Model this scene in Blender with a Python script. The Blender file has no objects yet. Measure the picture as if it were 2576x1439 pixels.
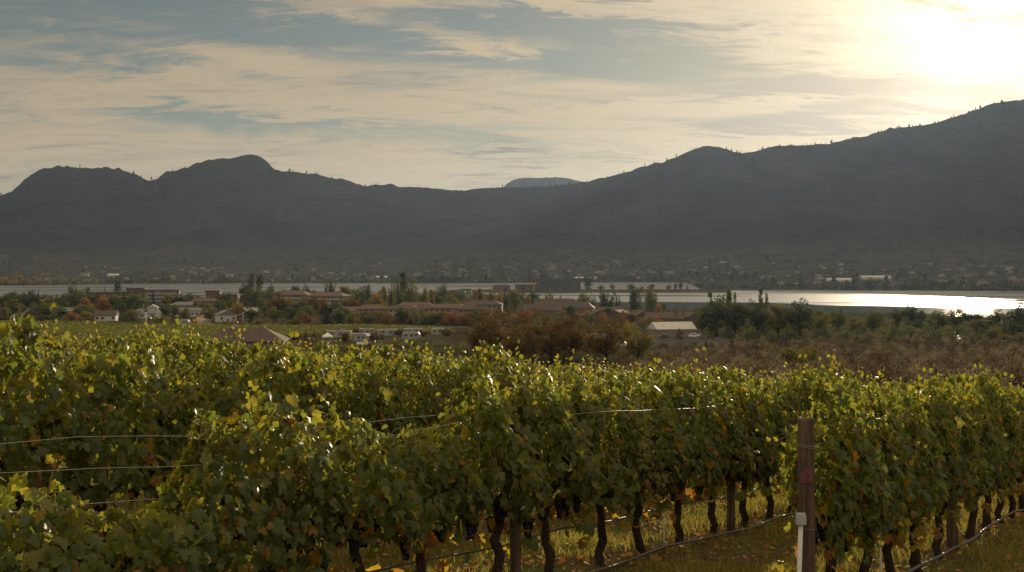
import bpy, math, random
import numpy as np
from mathutils import Vector, Matrix
R = math.radians
PI = math.pi
scn = bpy.context.scene
COL = scn.collection
rng = np.random.default_rng(11)
random.seed(11)

# ---------------------------------------------------------------- camera
# the photograph is read in units of a 2576 x 1439 frame: focal length F, horizon row VH
F, UC, VC, VH = 3110.0, 1288.0, 719.5, 665.0
cam = bpy.data.cameras.new('camera')
cam.sensor_width = 36.0
cam.lens = 36.0 * F / 2576.0
cam.shift_y = -(VC - VH) / 2576.0
cam.clip_start, cam.clip_end = 0.1, 30000
cam_o = bpy.data.objects.new('camera', cam)
COL.objects.link(cam_o)
cam_o.location = (0, 0, 0)
cam_o.rotation_euler = (R(90), 0, 0)
scn.camera = cam_o

# ---------------------------------------------------------------- light
SUN_AZ, SUN_EL = 20.4, 10.8
sd = Vector((math.sin(R(SUN_AZ)) * math.cos(R(SUN_EL)), math.cos(R(SUN_AZ)) * math.cos(R(SUN_EL)), math.sin(R(SUN_EL))))
sun = bpy.data.lights.new('sun', 'SUN')
sun.energy = 4.4
sun.angle = R(0.55)
sun.color = (1.0, 0.82, 0.58)
sun_o = bpy.data.objects.new('sun', sun)
COL.objects.link(sun_o)
sun_o.rotation_euler = (-sd).to_track_quat('-Z', 'Y').to_euler()

scn.view_settings.view_transform = 'Standard'
scn.view_settings.look = 'None'
scn.view_settings.gamma = 1.0
scn.view_settings.exposure = 0.2
scn.render.engine = 'CYCLES'
cy = scn.cycles
cy.use_denoising = True
cy.max_bounces = 8
cy.diffuse_bounces = 3
cy.glossy_bounces = 3
cy.transmission_bounces = 5
cy.transparent_max_bounces = 8
cy.volume_bounces = 0
cy.sample_clamp_indirect = 6.0
cy.caustics_reflective = False
cy.caustics_refractive = False


class NT:
    """small helper for building node trees"""
    def __init__(s, tree):
        s.t = tree
        tree.nodes.clear()

    def n(s, kind, ins=None, **kw):
        nd = s.t.nodes.new(kind)
        for k, v in kw.items():
            setattr(nd, k, v)
        for k, v in (ins or {}).items():
            if isinstance(v, bpy.types.NodeSocket):
                s.t.links.new(v, nd.inputs[k])
            else:
                nd.inputs[k].default_value = v
        return nd

    def m(s, op, a, b=0.0, c=0.0, clamp=False):
        return s.n('ShaderNodeMath', {0: a, 1: b, 2: c}, operation=op, use_clamp=clamp).outputs[0]

    def mix(s, f, a, b, mode='MIX'):
        nd = s.n('ShaderNodeMix', data_type='RGBA', blend_type=mode)
        for i, v in ((0, f), (6, a), (7, b)):
            if isinstance(v, bpy.types.NodeSocket):
                s.t.links.new(v, nd.inputs[i])
            else:
                nd.inputs[i].default_value = v if i == 0 else (*v, 1)
        return nd.outputs[2]

    def ramp(s, f, stops, interp='LINEAR'):
        nd = s.n('ShaderNodeValToRGB', {0: f})
        cr = nd.color_ramp
        cr.interpolation = interp
        while len(cr.elements) < len(stops):
            cr.elements.new(0.5)
        for e, (p, c) in zip(cr.elements, stops):
            e.position = p
            e.color = (*c, 1) if len(c) == 3 else c
        return nd.outputs[0]

    def smooth(s, v, a, b, lo=0.0, hi=1.0):
        return s.n('ShaderNodeMapRange', {0: v, 1: a, 2: b, 3: lo, 4: hi}, interpolation_type='SMOOTHSTEP').outputs[0]


# ---------------------------------------------------------------- sky
def make_world():
    w = bpy.data.worlds.new('World')
    scn.world = w
    w.use_nodes = True
    N = NT(w.node_tree)
    sky = N.n('ShaderNodeTexSky', sky_type='NISHITA', sun_disc=False, sun_elevation=R(SUN_EL), sun_rotation=R(SUN_AZ),
              altitude=300, air_density=1.0, dust_density=0.5, ozone_density=1.6)
    tc = N.n('ShaderNodeTexCoord')
    d = N.n('ShaderNodeVectorMath', {0: tc.outputs['Generated']}, operation='NORMALIZE').outputs[0]
    x, y, z = N.n('ShaderNodeSeparateXYZ', {0: d}).outputs
    zc = N.m('ADD', N.m('MAXIMUM', z, 0.0), 0.17)
    # the cloud sheet overhead, met where the line of sight reaches its height
    P = N.n('ShaderNodeCombineXYZ', {0: N.m('DIVIDE', x, zc), 1: N.m('DIVIDE', y, zc), 2: 0.0}).outputs[0]

    def noise(loc, rot, sc, scale, det, ro, dist):
        mp = N.n('ShaderNodeMapping', {0: P, 1: loc, 2: (0, 0, R(rot)), 3: sc}).outputs[0]
        return N.n('ShaderNodeTexNoise', {'Vector': mp, 'Scale': scale, 'Detail': det, 'Roughness': ro, 'Distortion': dist}).outputs[0]
    na = noise((2.1, 0.4, 0), 38, (0.85, 1.3, 1), 1.6, 11.0, 0.63, 1.5)
    nb = noise((7.3, 2.2, 0), 48, (0.9, 2.6, 1), 3.6, 10.0, 0.68, 1.3)
    nc = noise((1.3, 5.2, 0), 6, (0.6, 1.6, 1), 1.8, 8.0, 0.6, 0.7)
    nw = noise((4.3, 8.2, 0), 15, (0.6, 1.0, 1), 1.2, 5.0, 0.55, 0.5)
    # heading and height of the line of sight, bent a little so cloud banks get uneven rims
    yy = N.m('MAXIMUM', y, 0.05)
    wob = N.m('SUBTRACT', nw, 0.5)
    hu = N.m('ADD', N.m('DIVIDE', x, yy), N.m('MULTIPLY', wob, 0.22))
    hv = N.m('ADD', N.m('DIVIDE', z, yy), N.m('MULTIPLY', N.m('SUBTRACT', nb, 0.5), 0.07))

    def bank(px, py, w, h, tilt, amp):
        u0, v0, t = (px - UC) / F, (VH - py) / F, R(tilt)
        du, dv = N.m('SUBTRACT', hu, u0), N.m('SUBTRACT', hv, v0)
        a = N.m('ADD', N.m('MULTIPLY', du, math.cos(t) * F / w), N.m('MULTIPLY', dv, math.sin(t) * F / w))
        b = N.m('SUBTRACT', N.m('MULTIPLY', dv, math.cos(t) * F / h), N.m('MULTIPLY', du, math.sin(t) * F / h))
        e = N.m('ADD', N.m('MULTIPLY', a, a), N.m('MULTIPLY', b, b))
        return N.m('MULTIPLY', N.m('EXPONENT', N.m('MULTIPLY', e, -1.0)), amp)

    def total(banks):
        r = None
        for bk in banks:
            q = bank(*bk)
            r = q if r is None else N.m('ADD', r, q)
        return r
    clear = total([(330, 10, 640, 120, -6, -0.21), (1330, 60, 330, 45, -4, -0.17), (1300, 160, 560, 40, -4, -0.16), (640, 312, 430, 36, -4, -0.16),
                   (60, 130, 240, 70, 0, -0.10), (1700, 130, 260, 30, 6, -0.08), (420, 160, 200, 22, 0, -0.07),
                   (1090, 95, 190, 26, -12, 0.12), (360, 225, 260, 34, 8, 0.12), (600, 130, 260, 26, -14, 0.10), (1500, 15, 460, 20, 0, 0.10)])
    dark = total([(2330, 238, 380, 34, -3, 0.24), (1950, 300, 230, 34, 4, 0.22), (1240, 362, 130, 20, -4, 0.20), (1500, 395, 240, 18, 2, 0.16), (1900, 225, 240, 20, 3, 0.14), (1400, 255, 200, 16, 3, 0.08)])
    dot = N.m('MAXIMUM', N.n('ShaderNodeVectorMath', {0: d, 1: tuple(sd)}, operation='DOT_PRODUCT').outputs['Value'], 0.0)
    cov = N.m('ADD', N.m('MULTIPLY', na, 0.55), N.m('MULTIPLY', nb, 0.45))
    cov = N.m('ADD', N.m('ADD', cov, clear), 0.10)
    a = N.smooth(cov, 0.43, 0.62, 0.06, 1.0)
    thick = N.smooth(N.m('ADD', N.m('ADD', N.m('MULTIPLY', nc, 0.6), N.m('MULTIPLY', nb, 0.4)), dark), 0.50, 0.70)
    # thin ice cloud scatters the sun strongly forward
    ph = N.m('ADD', 1.0, N.m('MULTIPLY', N.m('POWER', dot, 16.0), 0.75))
    ph = N.m('ADD', ph, N.m('MULTIPLY', N.m('POWER', dot, 60.0), 0.78))
    ph = N.m('ADD', ph, N.m('MULTIPLY', N.m('POWER', dot, 350.0), 2.6))
    ph = N.m('MULTIPLY', ph, N.smooth(z, 0.26, 0.6, 1.0, 2.6))  # unseen overhead clouds brightened, added fill light for the shaded leaves
    body = N.mix(thick, (3.95, 3.03, 1.86), (1.60, 1.44, 1.22))
    body = N.mix(N.m('MULTIPLY', N.m('POWER', dot, 30.0), 0.75), body, (3.6, 3.02, 2.2))
    body = N.mix(N.m('MULTIPLY', thick, N.m('POWER', dot, 40.0)), body, (2.4, 2.0, 1.5))
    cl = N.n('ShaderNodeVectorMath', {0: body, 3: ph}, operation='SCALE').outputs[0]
    away = N.smooth(dot, 0.25, 0.78, 1.0, 0.0)                # sky dimmed towards the sun, brightened away from it as added fill light
    sky_gain = N.mix(away, (0.32, 0.305, 0.262), (1.9, 1.8, 1.6))
    skyc = N.n('ShaderNodeVectorMath', {0: sky.outputs[0], 1: sky_gain}, operation='MULTIPLY').outputs[0]
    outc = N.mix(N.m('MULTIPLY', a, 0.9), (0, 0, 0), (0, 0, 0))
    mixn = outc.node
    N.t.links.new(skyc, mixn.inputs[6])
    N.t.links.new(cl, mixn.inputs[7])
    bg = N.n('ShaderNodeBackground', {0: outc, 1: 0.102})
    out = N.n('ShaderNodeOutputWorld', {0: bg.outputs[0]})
    w.cycles.sampling_method = 'MANUAL'
    w.cycles.sample_map_resolution = 1024


make_world()

# ---------------------------------------------------------------- helpers: objects


def tag(o, label=None, cat=None, group=None, kind=None):
    if label:
        o['label'] = label
    if cat:
        o['category'] = cat
    if group:
        o['group'] = group
    if kind:
        o['kind'] = kind
    return o


def empty(name, loc, rz=0.0):
    o = bpy.data.objects.new(name, None)
    COL.objects.link(o)
    o.location = loc
    o.rotation_euler = (0, 0, rz)
    o.empty_display_size = 0.2
    return o


def link(name, me, parent=None, loc=(0, 0, 0), rot=(0, 0, 0), scale=(1, 1, 1)):
    o = bpy.data.objects.new(name, me)
    COL.objects.link(o)
    o.parent = parent
    o.location, o.rotation_euler, o.scale = loc, rot, scale
    return o


def np_mesh(name, V, faces, mats, smooth=False, attrs=None, matidx=None):
    """faces: list of (n,k) index arrays"""
    me = bpy.data.meshes.new(name)
    V = np.asarray(V, dtype=np.float32)
    faces = [np.asarray(f, dtype=np.int32) for f in faces if len(f)]
    nl = sum(f.size for f in faces)
    npoly = sum(len(f) for f in faces)
    me.vertices.add(len(V))
    me.vertices.foreach_set('co', V.ravel())
    me.loops.add(nl)
    me.loops.foreach_set('vertex_index', np.concatenate([f.ravel() for f in faces]))
    me.polygons.add(npoly)
    tot = np.concatenate([np.full(len(f), f.shape[1], dtype=np.int32) for f in faces])
    st = np.concatenate([[0], np.cumsum(tot)[:-1]]).astype(np.int32)
    me.polygons.foreach_set('loop_start', st)
    if smooth:
        me.polygons.foreach_set('use_smooth', np.ones(npoly, dtype=bool))
    if matidx is not None:
        me.polygons.foreach_set('material_index', np.asarray(matidx, dtype=np.int32))
    for m in (mats if isinstance(mats, (list, tuple)) else [mats]):
        me.materials.append(m)
    for k, v in (attrs or {}).items():
        at = me.attributes.new(k, 'FLOAT', 'POINT')
        at.data.foreach_set('value', np.asarray(v, dtype=np.float32))
    me.update(calc_edges=True)
    me.validate()
    return me


class MB:
    """collects boxes, prisms and tubes into one mesh"""
    def __init__(s):
        s.v, s.f = [], []

    def add(s, V, Fs):
        o = len(s.v)
        s.v += [tuple(p) for p in V]
        s.f += [tuple(i + o for i in f) for f in Fs]

    def box(s, x0, x1, y0, y1, z0, z1):
        s.add([(x0, y0, z0), (x1, y0, z0), (x1, y1, z0), (x0, y1, z0), (x0, y0, z1), (x1, y0, z1), (x1, y1, z1), (x0, y1, z1)],
              [(0, 3, 2, 1), (4, 5, 6, 7), (0, 1, 5, 4), (1, 2, 6, 5), (2, 3, 7, 6), (3, 0, 4, 7)])

    def prism_x(s, prof, x0, x1):
        """a (y, z) outline, counter-clockwise seen from +x, swept along x"""
        n = len(prof)
        s.add([(x0, a, b) for a, b in prof] + [(x1, a, b) for a, b in prof],
              [tuple(range(n - 1, -1, -1)), tuple(range(n, 2 * n))] + [(i, (i + 1) % n, n + (i + 1) % n, n + i) for i in range(n)])

    def prism_y(s, prof, y0, y1):
        n = len(prof)
        s.add([(a, y0, b) for a, b in prof] + [(a, y1, b) for a, b in prof],
              [tuple(range(n)), tuple(range(2 * n - 1, n - 1, -1))] + [((i + 1) % n, i, n + i, n + (i + 1) % n) for i in range(n)])

    def tube(s, pts, rad, k=8, caps=True):
        pts = [Vector(p) for p in pts]
        if not hasattr(rad, '__len__'):
            rad = [rad] * len(pts)
        V, Fs = [], []
        prev = None
        for i, p in enumerate(pts):
            t = (pts[min(i + 1, len(pts) - 1)] - pts[max(i - 1, 0)]).normalized()
            if prev is None:
                a = Vector((1, 0, 0)) if abs(t.x) < 0.9 else Vector((0, 1, 0))
            else:
                a = prev
            a = (a - t * a.dot(t)).normalized()
            b = t.cross(a)
            prev = a
            for j in range(k):
                q = 2 * PI * j / k
                V.append(p + a * (math.cos(q) * rad[i]) + b * (math.sin(q) * rad[i]))
        for i in range(len(pts) - 1):
            for j in range(k):
                Fs.append((i * k + j, i * k + (j + 1) % k, (i + 1) * k + (j + 1) % k, (i + 1) * k + j))
        if caps:
            Fs.append(tuple(range(k - 1, -1, -1)))
            Fs.append(tuple(range((len(pts) - 1) * k, len(pts) * k)))
        s.add(V, Fs)

    def mesh(s, name, m, smooth=False):
        me = bpy.data.meshes.new(name)
        me.from_pydata(s.v, [], s.f)
        for q in (m if isinstance(m, (list, tuple)) else [m]):
            me.materials.append(q)
        if smooth:
            me.polygons.foreach_set('use_smooth', [True] * len(me.polygons))
        me.update()
        return me

    def build(s, name, m, parent=None, smooth=False, loc=(0, 0, 0), rot=(0, 0, 0)):
        return link(name, s.mesh(name, m, smooth), parent, loc, rot)


def dup_tree(root, loc, rz, scale=(1, 1, 1)):
    r = root.copy()
    COL.objects.link(r)
    r.location, r.rotation_euler, r.scale = loc, (0, 0, rz), scale
    for c in root.children:
        k = c.copy()
        COL.objects.link(k)
        k.parent = r
        for g in c.children:
            q = g.copy()
            COL.objects.link(q)
            q.parent = k
    return r


# ---------------------------------------------------------------- helpers: materials
def mat(name, build):
    m = bpy.data.materials.new(name)
    m.use_nodes = True
    N = NT(m.node_tree)
    sh = build(N)
    N.n('ShaderNodeOutputMaterial', {0: sh})
    return m


def plain(name, col, rough=0.7, var=0.18, scale=1.0, metal=0.0, spec=0.3):
    """one colour with soft uneven wear"""
    def b(N):
        tc = N.n('ShaderNodeTexCoord').outputs['Object']
        nz = N.n('ShaderNodeTexNoise', {'Vector': tc, 'Scale': scale, 'Detail': 5.0, 'Roughness': 0.6}).outputs[0]
        lo = tuple(c * (1 - var) for c in col)
        hi = tuple(min(c * (1 + var), 1) for c in col)
        c = N.ramp(nz, [(0.3, lo), (0.7, hi)])
        if rough > 0.88:
            return N.n('ShaderNodeBsdfDiffuse', {0: c, 1: 0.5}).outputs[0]
        p = N.n('ShaderNodeBsdfPrincipled', {'Base Color': c, 'Roughness': rough, 'Metallic': metal, 'Specular IOR Level': spec})
        return p.outputs[0]
    return mat(name, b)


def leafy(name, stops, trans=0.4, rough=0.7, spec=0.12, gain=1.6, warm=(1.15, 1.05, 0.55)):
    """leaf colour runs over stops by each leaf's own tint; light also comes through the leaf"""
    def b(N):
        t = N.n('ShaderNodeAttribute', attribute_name='tint').outputs['Fac']
        c = N.ramp(t, stops)
        p = N.n('ShaderNodeBsdfPrincipled', {'Base Color': c, 'Roughness': rough, 'Specular IOR Level': spec})
        tcol = N.n('ShaderNodeVectorMath', {0: c, 1: tuple(gain * w for w in warm)}, operation='MULTIPLY').outputs[0]
        tr = N.n('ShaderNodeBsdfTranslucent', {0: tcol})
        return N.n('ShaderNodeMixShader', {0: trans, 1: p.outputs[0], 2: tr.outputs[0]}).outputs[0]
    return mat(name, b)


M = {}
M['vine_leaf'] = leafy('vine_leaf', [(0.0, (0.050, 0.079, 0.030)), (0.40, (0.083, 0.117, 0.035)), (0.70, (0.150, 0.152, 0.030)),
                                     (0.83, (0.22, 0.165, 0.030)), (0.93, (0.21, 0.105, 0.035)), (1.0, (0.11, 0.06, 0.035))], 0.52, 0.44, 0.38, 2.4, (1.16, 1.0, 0.38))
M['leaf_green'] = leafy('leaf_green', [(0, (0.043, 0.061, 0.029)), (0.6, (0.080, 0.102, 0.041)), (1, (0.145, 0.145, 0.051))], 0.3)
M['leaf_dark'] = leafy('leaf_dark', [(0, (0.028, 0.042, 0.025)), (0.7, (0.053, 0.070, 0.035)), (1, (0.091, 0.098, 0.042))], 0.25)
M['leaf_olive'] = leafy('leaf_olive', [(0, (0.061, 0.065, 0.024)), (0.6, (0.115, 0.115, 0.035)), (1, (0.189, 0.155, 0.041))], 0.32)
M['leaf_yellow'] = leafy('leaf_yellow', [(0, (0.088, 0.072, 0.020)), (0.6, (0.187, 0.138, 0.029)), (1, (0.286, 0.187, 0.033))], 0.35)
M['leaf_orange'] = leafy('leaf_orange', [(0, (0.086, 0.052, 0.021)), (0.5, (0.172, 0.098, 0.034)), (1, (0.320, 0.149, 0.040))], 0.35)
M['leaf_rust'] = leafy('leaf_rust', [(0, (0.048, 0.038, 0.016)), (0.5, (0.088, 0.064, 0.022)), (0.85, (0.135, 0.08, 0.025)), (1, (0.20, 0.10, 0.028))], 0.3, gain=1.4)
M['leaf_plum'] = leafy('leaf_plum', [(0, (0.046, 0.029, 0.029)), (0.6, (0.085, 0.049, 0.044)), (1, (0.130, 0.078, 0.052))], 0.25)
M['leaf_red'] = leafy('leaf_red', [(0, (0.090, 0.042, 0.024)), (0.6, (0.168, 0.072, 0.036)), (1, (0.240, 0.108, 0.036))], 0.3)
M['needle'] = leafy('needle', [(0, (0.022, 0.035, 0.024)), (0.7, (0.041, 0.058, 0.035)), (1, (0.068, 0.084, 0.041))], 0.12)
M['brush_leaf'] = leafy('brush_leaf', [(0, (0.036, 0.028, 0.020)), (0.4, (0.090, 0.070, 0.050)), (0.7, (0.165, 0.135, 0.098)), (1, (0.26, 0.215, 0.155))], 0.15, rough=0.9, spec=0.0, gain=1.2, warm=(1.0, 0.95, .8))
M['brush_pale'] = leafy('brush_pale', [(0, (0.11, 0.085, 0.055)), (0.55, (0.19, 0.14, 0.095)), (1, (0.28, 0.21, 0.14))], 0.3, gain=1.3, warm=(1.1, 1.0, .8))
M['grass_blade'] = leafy('grass_blade', [(0, (0.075, 0.095, 0.024)), (0.55, (0.17, 0.165, 0.042)), (1, (0.32, 0.26, 0.12))], 0.4, gain=1.8)
M['litter'] = leafy('litter', [(0, (0.16, 0.075, 0.03)), (0.5, (0.28, 0.15, 0.05)), (1, (0.34, 0.24, 0.06))], 0.25)
M['bark'] = plain('bark', (0.055, 0.042, 0.033), 0.9, 0.5, 14.0, spec=0.1)
M['vine_bark'] = plain('vine_bark', (0.045, 0.034, 0.027), 0.9, 0.6, 45.0, spec=0.1)
M['cane'] = plain('cane', (0.15, 0.075, 0.04), 0.7, 0.3, 30.0)
M['grape'] = plain('grape', (0.012, 0.010, 0.022), 0.45, 0.5, 60.0)
M['wire'] = plain('wire', (0.32, 0.31, 0.30), 0.35, 0.2, 20.0, metal=0.8)
M['hose'] = plain('hose', (0.055, 0.05, 0.05), 0.42, 0.2, 8.0, spec=0.5)
M['pvc'] = plain('pvc', (0.48, 0.48, 0.48), 0.45, 0.12, 6.0)
M['pvc_box'] = plain('pvc_box', (0.34, 0.36, 0.37), 0.5, 0.12, 16.0)
M['tag_pink'] = plain('tag_pink', (0.15, 0.05, 0.06), 0.5, 0.15, 30.0)
M['tag_ink'] = plain('tag_ink', (0.10, 0.02, 0.03), 0.6, 0.15, 30.0)


def wood_mat(N):
    tc = N.n('ShaderNodeTexCoord').outputs['Object']
    mp = N.n('ShaderNodeMapping', {0: tc, 3: (38, 38, 2.2)}).outputs[0]
    n1 = N.n('ShaderNodeTexNoise', {'Vector': mp, 'Scale': 1.0, 'Detail': 8.0, 'Roughness': 0.65, 'Distortion': 0.4}).outputs[0]
    n2 = N.n('ShaderNodeTexNoise', {'Vector': tc, 'Scale': 3.0, 'Detail': 3.0}).outputs[0]
    c = N.ramp(n1, [(0.28, (0.034, 0.022, 0.016)), (0.5, (0.085, 0.056, 0.041)), (0.72, (0.145, 0.105, 0.078))])
    c = N.mix(N.smooth(n2, 0.45, 0.75, 0.0, 0.7), c, (0.05, 0.042, 0.036))
    bp = N.n('ShaderNodeBump', {'Height': n1, 'Strength': 0.5, 'Distance': 0.01})
    return N.n('ShaderNodeBsdfPrincipled', {'Base Color': c, 'Roughness': 0.8, 'Normal': bp.outputs[0], 'Specular IOR Level': 0.2}).outputs[0]


M['post_wood'] = mat('post_wood', wood_mat)


def ground_mat(N):
    g = N.n('ShaderNodeNewGeometry').outputs['Position']
    n1 = N.n('ShaderNodeTexNoise', {'Vector': g, 'Scale': 0.9, 'Detail': 8.0, 'Roughness': 0.65}).outputs[0]
    n2 = N.n('ShaderNodeTexNoise', {'Vector': g, 'Scale': 0.02, 'Detail': 6.0, 'Roughness': 0.6}).outputs[0]
    n3 = N.n('ShaderNodeTexNoise', {'Vector': g, 'Scale': 14.0, 'Detail': 6.0, 'Roughness': 0.7}).outputs[0]
    grass = N.ramp(n3, [(0.3, (0.045, 0.052, 0.017)), (0.5, (0.09, 0.09, 0.03)), (0.7, (0.15, 0.125, 0.055))])
    soil = N.ramp(n3, [(0.3, (0.055, 0.037, 0.024)), (0.7, (0.13, 0.09, 0.055))])
    near = N.mix(N.smooth(n1, 0.42, 0.62), grass, soil)
    far = N.ramp(n2, [(0.35, (0.032, 0.034, 0.018)), (0.5, (0.055, 0.048, 0.028)), (0.65, (0.075, 0.055, 0.038))])
    dist = N.n('ShaderNodeVectorMath', {0: g}, operation='LENGTH').outputs['Value']
    c = N.mix(N.smooth(dist, 30.0, 90.0), near, far)
    bp = N.n('ShaderNodeBump', {'Height': n3, 'Strength': 0.6, 'Distance': 0.04})
    return N.n('ShaderNodeBsdfDiffuse', {0: c, 1: 0.6, 'Normal': bp.outputs[0]}).outputs[0]


M['ground'] = mat('ground', ground_mat)


def hill_mat(N):
    g = N.n('ShaderNodeNewGeometry').outputs['Position']
    mp = N.n('ShaderNodeMapping', {0: g, 3: (1, 0.6, 1.3)}).outputs[0]
    n1 = N.n('ShaderNodeTexNoise', {'Vector': mp, 'Scale': 0.0042, 'Detail': 8.0, 'Roughness': 0.6, 'Distortion': 1.2}).outputs[0]
    n2 = N.n('ShaderNodeTexNoise', {'Vector': mp, 'Scale': 0.022, 'Detail': 6.0, 'Roughness': 0.62, 'Distortion': 0.6}).outputs[0]
    c = N.ramp(n1, [(0.34, (0.018, 0.020, 0.028)), (0.5, (0.027, 0.029, 0.037)), (0.68, (0.038, 0.038, 0.045))])
    c = N.mix(N.smooth(n2, 0.50, 0.60, 0.0, 0.6), c, (0.017, 0.020, 0.024))        # scattered forest
    z = N.n('ShaderNodeSeparateXYZ', {0: g}).outputs[2]
    foot = N.m('ADD', z, N.m('MULTIPLY', N.m('SUBTRACT', n1, 0.5), 160.0))
    c = N.mix(N.smooth(foot, 90.0, 10.0, 0.0, 0.75), c, N.ramp(n2, [(0.4, (0.032, 0.035, 0.031)), (0.6, (0.070, 0.066, 0.055))]))   # dry grass at the foot
    return N.n('ShaderNodeBsdfDiffuse', {0: c, 1: 0.5}).outputs[0]


M['hill'] = mat('hill', hill_mat)


def water_mat(N):
    g = N.n('ShaderNodeNewGeometry').outputs['Position']
    mp = N.n('ShaderNodeMapping', {0: g, 2: (0, 0, R(4)), 3: (0.12, 1, 1)}).outputs[0]
    st = N.n('ShaderNodeTexNoise', {'Vector': mp, 'Scale': 0.016, 'Detail': 5.0, 'Roughness': 0.55}).outputs[0]
    sy = N.n('ShaderNodeSeparateXYZ', {0: g}).outputs[1]
    sx = N.n('ShaderNodeSeparateXYZ', {0: g}).outputs[0]
    near = N.smooth(N.m('ADD', sy, N.m('MULTIPLY', N.m('MAXIMUM', N.m('SUBTRACT', sx, 185.0), 0.0), 0.95)), 1430.0, 1310.0)                      # sheltered calm water along the near shore
    calm = N.m('ADD', N.m('MULTIPLY', near, 0.22), st)
    rough = N.smooth(calm, 0.53, 0.62, 0.34, 0.07)
    w = N.n('ShaderNodeTexNoise', {'Vector': N.n('ShaderNodeMapping', {0: g, 3: (0.35, 0.5, 1)}).outputs[0], 'Scale': 0.6, 'Detail': 4.0}).outputs[0]
    bp = N.n('ShaderNodeBump', {'Height': w, 'Strength': 0.12, 'Distance': 0.4})
    return N.n('ShaderNodeBsdfPrincipled', {'Base Color': (0.025, 0.035, 0.042, 1), 'Roughness': rough, 'IOR': 1.33, 'Normal': bp.outputs[0]}).outputs[0]


M['water'] = mat('water', water_mat)


def tiles(name, a, b):
    def f(N):
        tc = N.n('ShaderNodeTexCoord').outputs['Object']
        n1 = N.n('ShaderNodeTexNoise', {'Vector': N.n('ShaderNodeMapping', {0: tc, 3: (1.2, 3, 3)}).outputs[0], 'Scale': 1.6, 'Detail': 5.0, 'Roughness': 0.7}).outputs[0]
        c = N.ramp(n1, [(0.3, a), (0.7, b)])
        wv = N.n('ShaderNodeTexWave', {'Vector': tc, 'Scale': 1.3, 'Distortion': 0.6}, bands_direction='Z').outputs['Fac']
        bp = N.n('ShaderNodeBump', {'Height': wv, 'Strength': 0.5, 'Distance': 0.05})
        return N.n('ShaderNodeBsdfPrincipled', {'Base Color': c, 'Roughness': 0.8, 'Normal': bp.outputs[0], 'Specular IOR Level': 0.2}).outputs[0]
    return mat(name, f)


M['roof_terra'] = tiles('roof_terra', (0.088, 0.060, 0.051), (0.145, 0.102, 0.085))
M['roof_brown'] = tiles('roof_brown', (0.062, 0.047, 0.042), (0.105, 0.08, 0.07))
M['roof_grey'] = tiles('roof_grey', (0.12, 0.12, 0.125), (0.22, 0.21, 0.21))
M['roof_pale'] = plain('roof_pale', (0.440, 0.432, 0.416), 0.45, 0.1, 0.6)
M['roof_dark'] = tiles('roof_dark', (0.045, 0.045, 0.047), (0.09, 0.088, 0.086))
M['wall_white'] = plain('wall_white', (0.446, 0.446, 0.432), 0.8, 0.08, 0.5)
M['wall_cream'] = plain('wall_cream', (0.336, 0.294, 0.238), 0.8, 0.1, 0.5)
M['wall_peach'] = plain('wall_peach', (0.234, 0.160, 0.113), 0.85, 0.12, 0.4)
M['wall_sage'] = plain('wall_sage', (0.26, 0.25, 0.18), 0.85, 0.12, 0.4)
M['wall_pink'] = plain('wall_pink', (0.176, 0.128, 0.112), 0.85, 0.12, 0.3)
M['wall_brown'] = plain('wall_brown', (0.145, 0.102, 0.081), 0.85, 0.15, 0.3)
M['wall_grey'] = plain('wall_grey', (0.192, 0.184, 0.180), 0.85, 0.12, 0.3)
M['wall_green'] = plain('wall_green', (0.13, 0.16, 0.11), 0.85, 0.12, 0.3)
M['wall_tan'] = plain('wall_tan', (0.200, 0.164, 0.132), 0.85, 0.12, 0.3)
M['concrete_dark'] = plain('concrete_dark', (0.10, 0.095, 0.09), 0.9, 0.3, 0.3)
M['glass'] = plain('glass', (0.055, 0.055, 0.055), 0.2, 0.2, 0.5, spec=0.6)
M['trim'] = plain('trim', (0.330, 0.324, 0.312), 0.6, 0.08, 0.8)
M['white_paint'] = plain('white_paint', (0.75, 0.75, 0.74), 0.35, 0.06, 0.8, spec=0.5)
M['car_grey'] = plain('car_grey', (0.25, 0.26, 0.28), 0.3, 0.06, 0.8, spec=0.5)
M['car_dark'] = plain('car_dark', (0.06, 0.06, 0.07), 0.3, 0.06, 0.8, spec=0.5)
M['rubber'] = plain('rubber', (0.02, 0.02, 0.02), 0.8, 0.1, 3.0)
M['stripe'] = plain('stripe', (0.18, 0.22, 0.28), 0.5, 0.1, 1.0)
M['pole_pale'] = plain('pole_pale', (0.50, 0.45, 0.40), 0.8, 0.12, 1.2)
M['pole_brown'] = plain('pole_brown', (0.24, 0.17, 0.13), 0.85, 0.2, 1.2)
M['grass_far'] = plain('grass_far', (0.06, 0.058, 0.035), 0.95, 0.4, 0.15)
M['gravel'] = plain('gravel', (0.075, 0.072, 0.068), 0.95, 0.35, 0.5)
M['dirt'] = plain('dirt', (0.26, 0.19, 0.15), 0.95, 0.25, 0.2)
M['wall_far'] = plain('wall_far', (0.20, 0.20, 0.195), 0.85, 0.2, 0.02)
M['roof_far'] = plain('roof_far', (0.13, 0.125, 0.12), 0.85, 0.3, 0.02)
M['roof_far_dark'] = plain('roof_far_dark', (0.07, 0.062, 0.058), 0.85, 0.3, 0.02)
M['camper_white'] = plain('camper_white', (0.26, 0.258, 0.25), 0.4, 0.12, 0.6, spec=0.4)
M['canvas'] = plain('canvas', (0.66, 0.65, 0.63), 0.7, 0.06, 0.7)
M['crane_yellow'] = plain('crane_yellow', (0.45, 0.20, 0.03), 0.5, 0.1, 1.0)

# ---------------------------------------------------------------- terrain functions
CX, CS = 0.521, 0.8536           # direction of the vine rows


def smoothstep(a, b, v):
    t = np.clip((v - a) / (b - a), 0, 1)
    return t * t * (3 - 2 * t)


def to_u(x, y):
    return UC + F * x / np.maximum(y, 1.0)


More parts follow.
